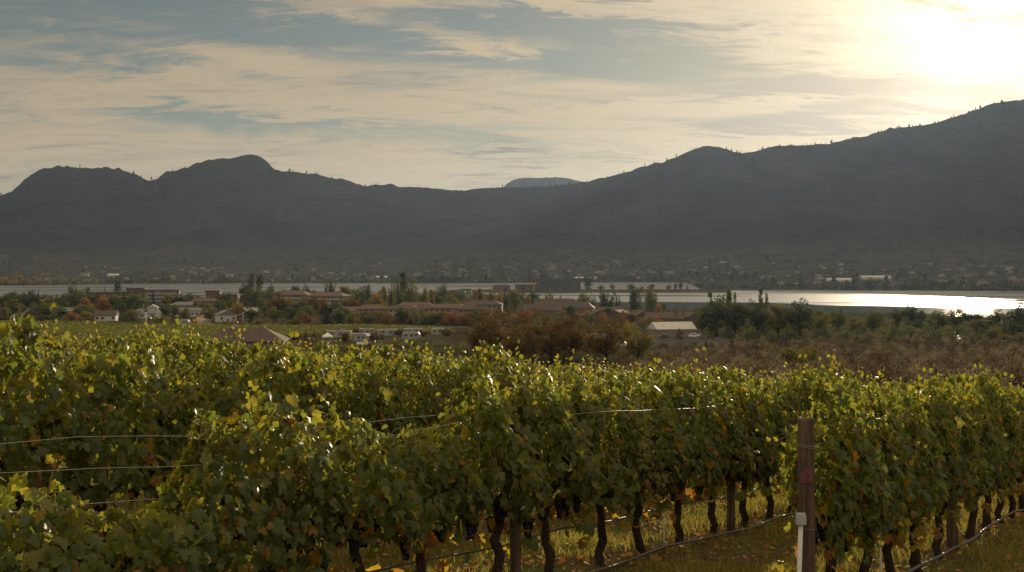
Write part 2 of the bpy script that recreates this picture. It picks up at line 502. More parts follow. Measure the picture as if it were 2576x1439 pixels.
NS_U = [-3000, 0, 600, 900, 1050, 1150, 1300, 1400, 1500, 1700, 2000, 2300, 2500, 3000, 6000]
NS_D = [1350, 1350, 1380, 1500, 1700, 1900, 1480, 1330, 1230, 1060, 1010, 960, 850, 820, 820]
LAKE = -41.0


def lumps(x, y, f, ph=0.0):
    return (np.sin(x * f + 1.3 * np.sin(y * f * 0.7 + ph) + ph) * np.cos(y * f * 1.1 + 0.8 * np.sin(x * f * 0.6) - ph)
            + 0.5 * np.sin(x * f * 2.3 + y * f * 1.7 + ph) * np.cos(y * f * 2.1 - x * f + 2 * ph))


def nearz(x, y):
    x = np.asarray(x, float)
    y = np.asarray(y, float)
    s = CX * x + CS * y
    p = CS * x - CX * y
    zp = -2.85 - 0.075 * (np.clip(s, -90, 60) - 9.39) - 0.014 * np.clip(s - 15, 0, 40) + 0.03 * lumps(x, y, 0.9)
    zf = np.interp(y, [0, 40, 60, 100, 160, 230, 330, 480, 700, 950, 1150, 1300, 1500],
                   [-3.5, -5, -6.5, -9.5, -14, -19, -23.5, -28, -33.7, -37, -38.6, -39.3, -39.6])
    zf = zf + np.interp(y, [30, 80, 200, 500, 900, 1200], [0, .35, .9, .6, .5, 0.1]) * lumps(x, y, 0.035, 0.7)
    t = np.maximum((-p - 24) / 25, (s - 33) / 20)
    z = zp + (zf - zp) * smoothstep(0, 1, t)
    u = to_u(x, y)
    d = np.interp(u, NS_U, NS_D) - y
    d = np.where(y < 60, 500, d)
    z = z + (-44.5 - z) * smoothstep(38, -25, d)
    spit = smoothstep(1100, 1140, u) * smoothstep(1850, 1830, u) * smoothstep(1765, 1795, y) * smoothstep(1975, 1945, y)
    return z + (-39.4 - z) * spit


FS_U = [-3000, 0, 300, 600, 1200, 1550, 1725, 1765, 2000, 2300, 2576, 3200, 6000]
FS_D = [2300, 2400, 2560, 2710, 2680, 2800, 2820, 1970, 1960, 1930, 1880, 1850, 1850]
SIL = [(-2400, 470), (-1500, 470), (-900, 500), (-500, 455), (-250, 525), (-90, 520), (0, 492), (30, 482), (55, 460), (75, 442), (100, 426), (125, 421),
       (155, 418), (200, 422), (260, 422), (300, 425), (340, 438), (360, 449), (385, 453), (397, 450), (420, 432), (440, 428), (470, 420),
       (500, 409), (525, 405), (540, 401), (580, 397), (612, 392), (632, 387), (650, 392), (668, 402), (690, 425), (720, 432), (735, 430),
       (760, 435), (800, 440), (830, 447), (855, 450), (880, 455), (915, 466), (950, 466), (985, 462), (1005, 470), (1060, 472), (1110, 476),
       (1130, 478), (1160, 479), (1210, 474), (1270, 471), (1330, 470), (1400, 467), (1460, 460), (1500, 451), (1530, 446), (1580, 431),
       (1620, 418), (1670, 407), (1710, 391), (1735, 380), (1765, 369), (1790, 367), (1820, 372), (1845, 381), (1870, 386), (1900, 381),
       (1935, 370), (1990, 365), (2040, 364), (2090, 361), (2110, 355), (2140, 347), (2180, 343), (2210, 332), (2240, 322), (2270, 321),
       (2300, 318), (2340, 312), (2380, 300), (2430, 285), (2490, 262), (2540, 254), (2576, 250), (2800, 225), (3200, 215), (3800, 240),
       (4800, 300), (5600, 330)]
SIL_U, SIL_V = zip(*SIL)


def ridge_d(u):
    return np.interp(u, [-3000, 900, 1300, 2000, 6000], [5400, 5400, 5050, 4300, 4200])


def fs_d(u):
    return np.interp(u, FS_U, FS_D)


def base_d(u):
    return np.interp(u, [-3000, 1200, 2100, 6000], [3850, 3780, 3080, 3000])


def farz(u, y):
    """land beyond the lake up to the ridge"""
    u = np.asarray(u, float)
    y = np.asarray(y, float)
    f = fs_d(u)
    Rd = ridge_d(u)
    d = y - f
    B = base_d(u)
    q = np.clip((d - 300) / (B - f - 300), 0, 1)
    zl = np.interp(d, [-60, 0, 50, 300], [-46, -41, -38.7, -34]) + 38 * q ** 1.25
    t = np.clip((y - B) / (Rd - B), 0, 1.6)
    zr = (VH - np.interp(u, SIL_U, SIL_V)) / F * Rd
    x = (u - UC) / F * y
    prof = np.where(t <= 1, 0.55 * t ** 1.1 + 0.45 * t ** 2.2, 1 - (t - 1) * 1.1)
    gul = (lumps(x, y, 0.0042, 0.4) * 0.6 + lumps(x, y, 0.010, 1.9) * 0.16 + lumps(x, y, 0.024, 0.2) * 0.04)
    env = np.clip(t * 5, 0, 1) * np.clip((1 - t) * 2.6, 0, 1)
    zh = 4 + (zr - 4) * prof + gul * env * 42
    knoll = 55 * np.exp(-((u - 1010) / 170) ** 2 - ((t - 0.16) / 0.13) ** 2)
    z = np.where(y < B, zl, zh + knoll)
    return z + 1.2 * lumps(x, y, 0.02) * smoothstep(100, 300, d) * (y < B - 20)


def ground_at(u, y):
    return float(nearz((u - UC) / F * y, y))


def X(u, y):
    return (u - UC) / F * y


def grid_mesh(name, Xg, Yg, Zg, m, smooth=True):
    ny, nx = Xg.shape
    V = np.stack([Xg.ravel(), Yg.ravel(), Zg.ravel()], 1)
    i = np.arange(ny * nx).reshape(ny, nx)
    Fq = np.stack([i[:-1, :-1].ravel(), i[:-1, 1:].ravel(), i[1:, 1:].ravel(), i[1:, :-1].ravel()], 1)
    return np_mesh(name, V, [Fq], m, smooth)


# ground on this side of the lake
xs = np.unique(np.concatenate([np.arange(-14, 30, 0.4), np.arange(-60, 90, 3), np.arange(-320, 330, 13), np.arange(-900, 900, 28), np.arange(-3200, 3201, 160)]))
ys = np.unique(np.concatenate([np.arange(2, 40, 0.4), np.arange(-80, 130, 4), np.arange(130, 800, 14), np.arange(800, 2060, 15)]))
Xg, Yg = np.meshgrid(xs, ys)
tag(link('ground', grid_mesh('ground', Xg, Yg, nearz(Xg, Yg), M['ground'])), kind='structure')
# lake
tag(link('lake_water', grid_mesh('lake_water', *np.meshgrid(np.linspace(-4200, 4200, 40), np.linspace(780, 3000, 30)), np.full((30, 40), LAKE), M['water'])), kind='structure')
# land and hills beyond the lake
us = np.unique(np.concatenate([np.arange(-60, 2650, 6), np.arange(-2400, 5600, 45)]))
rows_u, rows_y = [], []
f = fs_d(us)
Rd = ridge_d(us)
Bb = base_d(us)
for d in (-60, -30, 0, 25, 50):
    rows_y.append(f + d)
for d in np.linspace(0, 1, 32)[1:]:
    rows_y.append(f + 50 + (Bb - f - 50) * d)
for t in np.concatenate([np.linspace(0, 1, 75)[1:], [1.04, 1.12, 1.25, 1.45]]):
    rows_y.append(Bb + (Rd - Bb) * t)
Yh = np.array(rows_y)
Uh = np.repeat(us[None], len(Yh), 0)
jit_row = 36 + 73
Zh = farz(Uh, Yh)
Zh[jit_row] += np.interp(us, [-100, 800, 1000], [1.9, 1.9, 1.0]) * np.convolve(rng.normal(0, 2.2, Zh.shape[1] + 2), [.25, .5, .25], 'valid')
tag(link('hills', grid_mesh('hills', (Uh - UC) / F * Yh, Yh, Zh, M['hill'])), kind='structure')
# flat-topped mountain far behind
mu = np.array([1225, 1262, 1272, 1285, 1292, 1305, 1330, 1350, 1370, 1400, 1418, 1432, 1446, 1455, 1470, 1520, 1600], float)
mv = np.array([500, 474, 465, 456, 453, 449, 447, 448, 447, 446, 447, 449, 453, 455, 459, 470, 500], float)
mu2 = np.linspace(1225, 1600, 120)
mv2 = np.interp(mu2, mu, mv) + rng.normal(0, 0.35, 120)
Ym = np.array([7400 + 1100 * k for k in (0, .3, .6, .85, 1.0, 1.15, 1.6)])
kz = np.array([0, .35, .62, .86, 1.0, .99, .5])
Yg2 = np.repeat(Ym[:, None], 120, 1)
Ug2 = np.repeat(mu2[None], 7, 0)
Zg2 = ((VH - mv2) / F * 8500)[None] * kz[:, None]
tag(link('mountain', grid_mesh('mountain', (Ug2 - UC) / F * 8500, Yg2, Zg2, M['hill'])), kind='structure')

# ---------------------------------------------------------------- leaf clouds
def frames(nrm, tip):
    """orthonormal frames: leaf normal nrm, leaf length axis close to tip"""
    nrm = nrm / np.linalg.norm(nrm, axis=1, keepdims=True)
    b = tip - nrm * np.sum(nrm * tip, 1, keepdims=True)
    b /= np.maximum(np.linalg.norm(b, axis=1, keepdims=True), 1e-6)
    a = np.cross(b, nrm)
    return np.stack([a, b, nrm], 2)          # columns


def scatter(T, TF, pos, fr, size, tint):
    n, k = len(pos), len(T)
    V = np.einsum('nij,kj->nki', fr, T) * size[:, None, None] + pos[:, None, :]
    off = (np.arange(n) * k)[:, None, None]
    Fc = (np.asarray(TF)[None] + off).reshape(-1, np.asarray(TF).shape[1])
    return V.reshape(-1, 3), Fc, np.repeat(tint, k)


# five-lobed toothed vine leaf, about 1 unit across, stalk at the origin
_ol = [(0.0, -0.02), (0.16, -0.16), (0.36, -0.12), (0.44, 0.05), (0.36, 0.16), (0.52, 0.30), (0.50, 0.46), (0.34, 0.48), (0.24, 0.50), (0.22, 0.72), (0.10, 0.80), (0.0, 0.92)]
_out = _ol + [(-x, y) for x, y in _ol[-2:0:-1]]
LEAF_V = np.array([(x, y, -0.22 * abs(x) ** 1.2 - 0.16 * max(y - 0.3, 0) ** 1.5 + 0.05 * ((i % 2) - 0.5)) for i, (x, y) in enumerate(_out)] + [(0, 0.25, 0.06)], float)
_n = len(_out)
LEAF_F = [(i, (i + 1) % _n, _n) for i in range(_n)]
# the same leaf folded along its midrib, and one with its rim curled under
LEAF_V2 = LEAF_V * np.array([0.72, 1.08, 1]) + np.array([0, 0, 0.10]) + np.stack([np.zeros(len(LEAF_V)), np.zeros(len(LEAF_V)), 0.75 * np.abs(LEAF_V[:, 0])], 1)
LEAF_V3 = LEAF_V * np.array([1.05, 0.86, 1]) + np.stack([np.zeros(len(LEAF_V)), np.zeros(len(LEAF_V)), -0.9 * ((LEAF_V[:, 1] - 0.25) ** 2 + 0.6 * LEAF_V[:, 0] ** 2)], 1)
CARD_V = np.array([(0, -0.5, 0), (0.42, -0.05, -0.08), (0.0, 0.55, 0.02), (-0.42, -0.05, -0.08)], float)
CARD_F = [(0, 1, 2), (0, 2, 3)]


def rnd_dirs(r, n):
    v = r.normal(0, 1, (n, 3))
    return v / np.linalg.norm(v, axis=1, keepdims=True)


# ---------------------------------------------------------------- grapevines
def vine_foliage(name, seed, H, n=620, tall=0.0, low_gap=0.35):
    r = np.random.default_rng(seed)
    x = r.uniform(-0.62, 0.62, n)
    ph = r.uniform(0, 6, 4)
    topx = H + 0.15 - 0.40 * np.abs(x / 0.62) ** 2.4 + 0.09 * np.sin(x * 6 + ph[0]) + 0.08 * np.sin(x * 12 + ph[1])
    lowx = 0.66 + 0.09 * np.sin(x * 6 + ph[2]) + 0.06 * np.sin(x * 14 + ph[3])
    q = r.beta(1.25, 1.0, n)
    z = lowx + (topx - lowx) * q
    wid = (0.13 + 0.22 * np.sin(np.clip(q, 0.04, 1) ** 0.8 * PI) ** 0.7) * (0.85 + 0.3 * np.sin(x * 4 + z * 5 + ph[1])) * (1.12 - 0.42 * np.abs(x / 0.62) ** 2)
    side = np.where(r.random(n) < 0.5, -1, 1)
    y = side * wid * np.sqrt(r.uniform(0.05, 1, n))
    pos = np.stack([x, y, z], 1)
    nrm = np.stack([r.normal(0, 0.45, n), side * 0.85 + r.normal(0, 0.35, n), 0.35 + r.normal(0, 0.45, n)], 1)
    tip = np.stack([r.normal(0, 0.5, n), side * 0.3 + r.normal(0, 0.2, n), np.full(n, -0.9)], 1)
    size = r.uniform(0.050, 0.108, n)
    tint = np.clip(r.beta(2.4, 3.0, n) * 0.7 + 0.20 * q, 0, 0.76)
    old = r.random(n) < (0.26 * (1 - q) ** 2 + 0.006)          # leaves near the fruit have turned
    tint = np.where(old, r.uniform(0.74, 1.0, n), tint)
    P, Nn, Tp, S, Ti = [pos], [nrm], [tip], [size], [tint]
    shoots = []
    ns = 8
    for k in range(ns):                                       # shoots that stand out of the top
        x0 = -0.55 + 1.1 * (k + r.random()) / ns
        L = 0.06 + 0.30 * r.random() ** 2 + (tall if k == ns // 2 else 0)
        m = int(7 + L * 30)
        tq = np.linspace(0, 1, m)
        bx, by = r.normal(0, 0.16), r.normal(0, 0.14)
        h0 = H - 0.12
        cx, cyy, cz = x0 + bx * tq ** 1.6, by * tq ** 1.6, h0 + (L + 0.12) * tq
        if k % 4 == 1:
            cyy = cyy + (1 if k % 8 == 1 else -1) * 0.34 * tq ** 1.5
            cz = cz - (L + 0.30) * tq ** 2
        shoots.append([(cx[i], cyy[i], cz[i]) for i in range(0, m, 2)])
        pp = np.stack([cx, cyy, cz], 1) + r.normal(0, 0.035, (m, 3))
        P.append(pp)
        Nn.append(rnd_dirs(r, m) + np.array([0, 0, 0.5]))
        Tp.append(r.normal(0, 1, (m, 3)) + np.array([0, 0, 0.1]))
        S.append(0.085 * (1 - 0.45 * tq) * r.uniform(0.75, 1.2, m))
        Ti.append(np.clip(0.42 + 0.2 * tq + r.normal(0, 0.10, m), 0.1, 0.72))
    m = 26                                                    # leaves hanging below, around the fruit
    P.append(np.stack([r.uniform(-0.6, 0.6, m), r.normal(0, 0.14, m), r.uniform(low_gap, 0.72, m)], 1))
    Nn.append(rnd_dirs(r, m) + np.array([0, -0.3, 0.3]))
    Tp.append(r.normal(0, 0.4, (m, 3)) + np.array([0, 0, -0.8]))
    S.append(r.uniform(0.07, 0.13, m))
    Ti.append(np.where(r.random(m) < 0.6, r.uniform(0.72, 1.0, m), r.uniform(0.2, 0.7, m)))
    P, Nn, Tp, S, Ti = (np.concatenate(a) for a in (P, Nn, Tp, S, Ti))
    w = r.integers(0, 5, len(P))
    Vs, Fs, ts, off = [], [], [], 0
    for T, ids in ((LEAF_V, (0, 1)), (LEAF_V2, (2,)), (LEAF_V3, (3, 4))):
        k = np.isin(w, ids)
        v, fc, tn = scatter(T, LEAF_F, P[k], frames(Nn[k], Tp[k]), S[k], Ti[k])
        Vs.append(v)
        Fs.append(fc + off)
        ts.append(tn)
        off += len(v)
    return np_mesh(name, np.concatenate(Vs), [np.concatenate(Fs)], M['vine_leaf'], attrs={'tint': np.concatenate(ts)}), shoots


def vine_trunk(seed):
    r = random.Random(seed)
    m = MB()
    lean = r.uniform(-0.16, 0.16)
    pts, rad = [], []
    for i in range(9):
        t = i / 8
        pts.append((lean * math.sin(t * 2.2) + r.uniform(-.034, .034), r.uniform(-.03, .03), -0.12 + 0.95 * t))
        rad.append(0.051 - 0.014 * t + r.uniform(-.007, .008) + (0.018 if i == 7 else 0) + (0.02 if i == 0 else 0))
    m.tube(pts, rad, 9)
    hx = pts[-1][0]
    for sg in (-1, 1):
        arm = [(hx, 0, 0.78)]
        for i in range(1, 6):
            arm.append((hx + (sg * 0.56 - hx) * i / 5, r.uniform(-.02, .02), 0.80 + 0.05 * min(i, 2) + r.uniform(-.015, .015)))
        m.tube(arm, [0.042, 0.036, 0.031, 0.027, 0.022, 0.015], 7)
    return m.mesh('trunk', M['vine_bark'], True)


def vine_canes(seed, H, shoots):
    r = random.Random(seed)
    m = MB()
    for k in range(9):
        x0 = r.uniform(-0.52, 0.52)
        pts = [(x0, 0, 0.84)]
        for i in range(1, 5):
            pts.append((x0 + r.uniform(-.06, .06), r.uniform(-.08, .08), 0.84 + max(H - 0.95, .1) * i / 4))
        m.tube(pts, [.007, .006, .005, .004, .003], 4, False)
    for k in range(7):                                        # spent canes and tendrils hanging under the cordon
        x0 = r.uniform(-0.55, 0.55)
        m.tube([(x0, 0, .84), (x0 + r.uniform(-.1, .1), r.uniform(-.14, .05), .66), (x0 + r.uniform(-.15, .15), r.uniform(-.16, .1), r.uniform(.35, .55))], [.004, .003, .002], 4, False)
    for sh in shoots:
        m.tube(sh, [0.005] * len(sh), 4, False)
    return m.mesh('canes', M['cane'], True)


def ico(rad):
    t = (1 + 5 ** .5) / 2
    v = np.array([(-1, t, 0), (1, t, 0), (-1, -t, 0), (1, -t, 0), (0, -1, t), (0, 1, t), (0, -1, -t), (0, 1, -t), (t, 0, -1), (t, 0, 1), (-t, 0, -1), (-t, 0, 1)])
    f = [(0, 11, 5), (0, 5, 1), (0, 1, 7), (0, 7, 10), (0, 10, 11), (1, 5, 9), (5, 11, 4), (11, 10, 2), (10, 7, 6), (7, 1, 8), (3, 9, 4), (3, 4, 2), (3, 2, 6), (3, 6, 8), (3, 8, 9), (4, 9, 5), (2, 4, 11), (6, 2, 10), (8, 6, 7), (9, 8, 1)]
    return v / np.linalg.norm(v[0]) * rad, f


def grape_mesh(seed):
    r = np.random.default_rng(seed)
    n = 52
    q = r.uniform(0, 1, n)
    rad = 0.043 * (1 - 0.75 * q) + 0.003
    an = r.uniform(0, 2 * PI, n)
    pos = np.stack([np.cos(an) * rad, np.sin(an) * rad, -0.14 * q], 1)
    pos[:4] = [(0, 0, 0), (0, 0, -.03), (0.004, 0, -.06), (0, .003, -.09)]
    T, TF = ico(1.0)
    V, Fc, _ = scatter(T, TF, pos, np.repeat(np.eye(3)[None], n, 0), np.where(np.arange(n) < 4, 0.03, r.uniform(0.011, 0.015, n)), np.zeros(n))
    return np_mesh('grape_cluster', V, [Fc], M['grape'], True)


GRAPES = [grape_mesh(50 + i) for i in range(3)]
TRUNKS = [vine_trunk(70 + i) for i in range(5)]
TALL = []
for i in range(7):
    H = [1.52, 1.60, 1.46, 1.62, 1.56, 1.50, 1.56][i]
    fm, sh = vine_foliage('foliage', 100 + i, H, 1020, tall=0.36 if i == 6 else 0.0)
    TALL.append((fm, vine_canes(130 + i, H, sh)))
ORD = ['first', 'second', 'third', 'fourth', 'fifth', 'sixth', 'seventh', 'eighth', 'ninth', 'tenth', 'eleventh', 'twelfth', 'thirteenth', 'fourteenth', 'fifteenth',
       'sixteenth', 'seventeenth', 'eighteenth', 'nineteenth', 'twentieth', 'twenty-first', 'twenty-second', 'twenty-third', 'twenty-fourth', 'twenty-fifth', 'twenty-sixth',
       'twenty-seventh', 'twenty-eighth', 'twenty-ninth', 'thirtieth', 'thirty-first', 'thirty-second', 'thirty-third']
ROW_P = [-3.05 - 2.5 * k for k in range(8)]
ROW_ANG = math.atan2(CS, CX)
S_POST = 9.39


def row_xy(p, s):
    return CX * s + CS * p, CS * s - CX * p


def put_vine(s, p, fol, trunk, canes, label, group, scale=1.0, grapes=0, r=random):
    x, y = row_xy(p, s)
    root = empty('grapevine', (x, y, float(nearz(x, y))), ROW_ANG + (PI if r.random() < 0.5 else 0))
    tag(root, label, 'grapevine', group)
    link('trunk', trunk, root)
    link('foliage', fol, root, scale=(1, 1, scale))
    link('canes', canes, root, scale=(1, 1, scale))
    for k in range(grapes):
        link('grape_cluster', GRAPES[k % 3], root, (r.uniform(-.55, .55), r.uniform(-.10, .10), r.uniform(.62, .84)), (0, 0, r.uniform(0, 6)), [r.uniform(.8, 1.15)] * 3)
    return root


def plant_rows():
    r = random.Random(5)
    # front row: from the wooden end post on
    n = 0
    s = S_POST + 0.75
    while s < 31:
        k = r.randrange(6)
        if abs(s - 12.9) < 0.5:
            k = 6
        put_vine(s, ROW_P[0], *[TALL[k][0], TRUNKS[r.randrange(5)], TALL[k][1]], f'leafy green grapevine, {ORD[n]} from the wooden end post with the pink tag',
                 'grapevines in the front trellis row', r.uniform(.97, 1.12), 4, r)
        n += 1
        s += 0.93 + r.uniform(-.05, .05)
    # second row: thin and low near its start, so that wires show
    lows = [(2.2, 1.20), (3.15, 1.18), (4.1, 1.10), (4.95, 0.98), (5.9, 1.56), (6.85, 1.36), (7.8, 1.20)]
    words_ = ['grapevine behind the low bushes at the start of the wires', 'sprawling grapevine at the very start of the slack wires', 'broad-leaved low grapevine under the slack trellis wires',
              'lowest grapevine of the second row, tops far below its wires', 'grapevine rising in a lone peak between two gaps under the wires',
              'shorter grapevine beside the lone peak, below the wires', 'rounded low grapevine just before the tall dense part of the second row']
    for i, (s, H) in enumerate(lows):
        fm, sh = vine_foliage('foliage', 300 + i, H, int(380 + 640 * (H - 0.6)), low_gap=0.3)
        put_vine(s, ROW_P[1], fm, TRUNKS[i % 5], vine_canes(330 + i, H, sh), words_[i], 'grapevines in the second trellis row', 1.0, 6, r)
    s, n = 8.75, 0
    while s < 31:
        k = r.randrange(7)
        put_vine(s, ROW_P[1], TALL[k][0], TRUNKS[r.randrange(5)], TALL[k][1], f'tall grapevine of the second row, {ORD[n]} past its low gap',
                 'grapevines in the second trellis row', r.uniform(.97, 1.13), 5 if n < 12 else 2, r)
        n += 1
        s += 0.95 + r.uniform(-.06, .06)
    for j in range(2, 8):
        p = ROW_P[j]
        s0 = 0.73 * abs(p) - 0.9
        s, n = s0, 0
        while s < 31.5 + 0.3 * j:
            k = r.randrange(7)
            put_vine(s, p, TALL[k][0], TRUNKS[r.randrange(5)], TALL[k][1], f'yellow-green grapevine, {ORD[n]} from the left edge in the {ORD[j]} row back',
                     f'grapevines in the {ORD[j]} trellis row', r.uniform(.93, 1.10) * min(max(1.08 + 0.010 * j - 0.009 * (s - 8), 0.95), 1.16), 3 if j == 2 else 0, r)
            n += 1
            s += 1.0 + r.uniform(-.07, .07)


plant_rows()


# ---------------------------------------------------------------- posts, wires, hoses
def along(p, s, h):
    x, y = row_xy(p, s)
    return Vector((x, y, float(nearz(x, y)) + h))


def end_post():
    s, p = S_POST, ROW_P[0]
    b = along(p, s, 0)
    root = empty('end_post', b, 0)
    tag(root, 'thick brown wooden end post with pink tag at the head of a vine row', 'post')
    m = MB()
    rr = random.Random(3)
    m.tube([(0.012, 0, -.3), (0.008, 0, 0), (0.0, 0, .6), (-.002, 0, 1.2), (-.004, 0, 1.665), (-.004, 0, 1.685)], [.07, .069, .067, .065, .0635, .057], 24)
    m.build('timber', M['post_wood'], root, True)
    w = MB()
    for z in (1.46, 1.475, 0.83):
        w.tube([(math.cos(a) * .069 - .002, math.sin(a) * .069, z + .006 * math.sin(a * 2)) for a in np.linspace(0, 2 * PI, 25)], .0022, 5, False)
    w.build('wire_wrap', M['wire'], root, True)
    # small house-shaped card on the face towards the camera
    t = MB()
    c = Vector((-b.x, -b.y, 0)).normalized()
    t.prism_y([(-.046, -.06), (.046, -.06), (.048, .02), (.016, .046), (0, .066), (-.016, .046), (-.048, .02)], -.0035, 0)
    tg = t.build('name_tag', M['tag_pink'], root, loc=(0 + c.x * .069, c.y * .069, 1.25), rot=(0, 0, math.atan2(c.y, c.x) + PI / 2))
    g = MB()
    for x0, z0, x1, z1 in ((-.018, .008, .016, .004), (.016, .004, .006, -.028), (-.012, -.012, -.008, -.034), (-.026, -.044, .026, -.042)):
        g.tube([(x0, -.005, z0), (x1, -.005, z1)], .0022, 5)
    g.build('scribble', M['tag_ink'], tg)
    return b


PB = end_post()


def standpipe():
    x, y = PB.x - 0.075, PB.y - 0.13
    z = float(nearz(x, y))
    root = empty('irrigation_pipe', (x, y, z), 0)
    tag(root, 'slim white plastic riser pipe with grey box on top beside the end post', 'pipe')
    m = MB()
    m.tube([(-.03, 0, -.1), (-.03, 0, .0), (.0, 0, .88)], .0185, 14)
    m.build('pipe', M['pvc'], root, True)
    v = MB()
    v.box(-.036, .036, -.03, .03, .875, .945)
    v.box(-.032, .032, -.026, .026, .945, .957)
    o = v.build('valve_box', M['pvc_box'], root)
    c = MB()
    c.tube([(.012, .004, .957), (.03, .03, .93), (.026, .03, .6), (.03, .02, .3), (-.06, -.02, .1), (-.10, -.03, .02)], .005, 6)
    c.build('thin_tube', M['hose'], root, True)


standpipe()


def line_post(s, p, h, rad, label, mt='post_wood'):
    b = along(p, s, 0)
    m = MB()
    m.tube([(0, 0, -.3), (0, 0, 0), (0, 0, h), (0, 0, h + .012)], [rad * 1.05, rad * 1.03, rad, rad * .85], 14)
    o = m.build('vine_post', M[mt], None, True, loc=b)
    tag(o, label, 'post', 'round trellis posts standing in the vine rows')


line_post(9.15, ROW_P[1], 1.62, .048, 'weathered round trellis post beside the thickest trunk of the second row')
line_post(14.2, ROW_P[1], 1.62, .05, 'round trellis post amid trunks of the second row, seen just before the end post')
line_post(14.55, ROW_P[0], 1.62, .052, 'round trellis post within the front row, fifth vine past the end post')
line_post(20.0, ROW_P[0], 1.62, .05, 'far round trellis post in the front row near its shaded end')
line_post(20.0, ROW_P[1], 1.62, .05, 'round trellis post deep in the shade of the second row')


def stake(s, p, h, label):
    b = along(p, s, 0)
    m = MB()
    m.tube([(0, 0, -.1), (0, 0, h)], .011, 8)
    tag(m.build('pipe_stake', M['pvc'], None, True, loc=b), label, 'stake', 'short pale pipe stakes under the vines')


stake(12.35, ROW_P[1] - 0.05, .34, 'short pale pipe stake on the grass between two second-row trunks')
stake(11.55, ROW_P[0], .42, 'short pale pipe stake under the front row, close past the end post')
stake(14.95, ROW_P[0] - .1, .36, 'short pale pipe stake behind the front-row trellis post')


def strand(name, p, s0, s1, hf, rad, label, cat, mt, group=None, step=0.5, dp=None):
    pts = []
    n = max(2, int((s1 - s0) / step))
    for i in range(n + 1):
        s = s0 + (s1 - s0) * i / n
        pts.append(along(p + (dp(s) if dp else 0), s, hf(s)))
    m = MB()
    m.tube(pts, rad, 6)
    tag(m.build(name, M[mt], None, True), label, cat, group)


WG = 'thin steel trellis wires'
strand('trellis_wire', ROW_P[1] + .03, -1, 31, lambda s: 1.535 - .02 * math.sin((s + 1) * 1.1) ** 2, .0019, 'taut upper trellis wire of the second row, running across the low gap', 'wire', 'wire', WG, dp=lambda s: .27 * float(smoothstep(8.6, 10.2, s) * smoothstep(14.2, 12.6, s)))
strand('trellis_wire', ROW_P[1] + .10, 1.0, 9.15, lambda s: 1.53 - .17 * math.sin(min(max((s - 1.5) / 7.6, 0), 1) * PI) ** 1.2, .0019, 'slack sagging trellis wire hanging below the taut one at the low gap', 'wire', 'wire', WG)
strand('trellis_wire', ROW_P[1] - .05, -1, 31, lambda s: 1.15, .0024, 'middle trellis wire of the second row, mostly lost in leaves', 'wire', 'wire', WG)
strand('trellis_wire', ROW_P[2] + .05, 2, 31, lambda s: 1.52, .0019, 'upper trellis wire of the third row, glimpsed among yellow leaves', 'wire', 'wire', WG)
strand('trellis_wire', ROW_P[2] - .05, 2, 31, lambda s: 1.47, .0019, 'second wire strung just below the upper one of the third row', 'wire', 'wire', WG)
strand('trellis_wire', ROW_P[0], S_POST, 31, lambda s: 1.46, .0026, 'trellis wire tied round the pink-tagged end post', 'wire', 'wire', WG)
HG = 'black drip hoses along the vine rows'
strand('drip_hose', ROW_P[1] + .22, 5, 31, lambda s: .06 + .02 * math.sin(s * 1.7), .016, 'thick dark drip hose lying along the foot of the second row', 'hose', 'hose', HG, .4)
strand('drip_hose', ROW_P[1] - .02, 5, 31, lambda s: .42 + .015 * math.sin(s * 2.1), .009, 'thin dark drip line slung knee-high through the second-row trunks', 'hose', 'hose', HG)
strand('drip_hose', ROW_P[0] + .16, S_POST + .1, 31, lambda s: .10 + .05 * abs(math.sin((s - 9.4) * .6)), .016, 'thick pale-lit drip hose sagging along the foot of the front row', 'hose', 'hose', HG, .4)


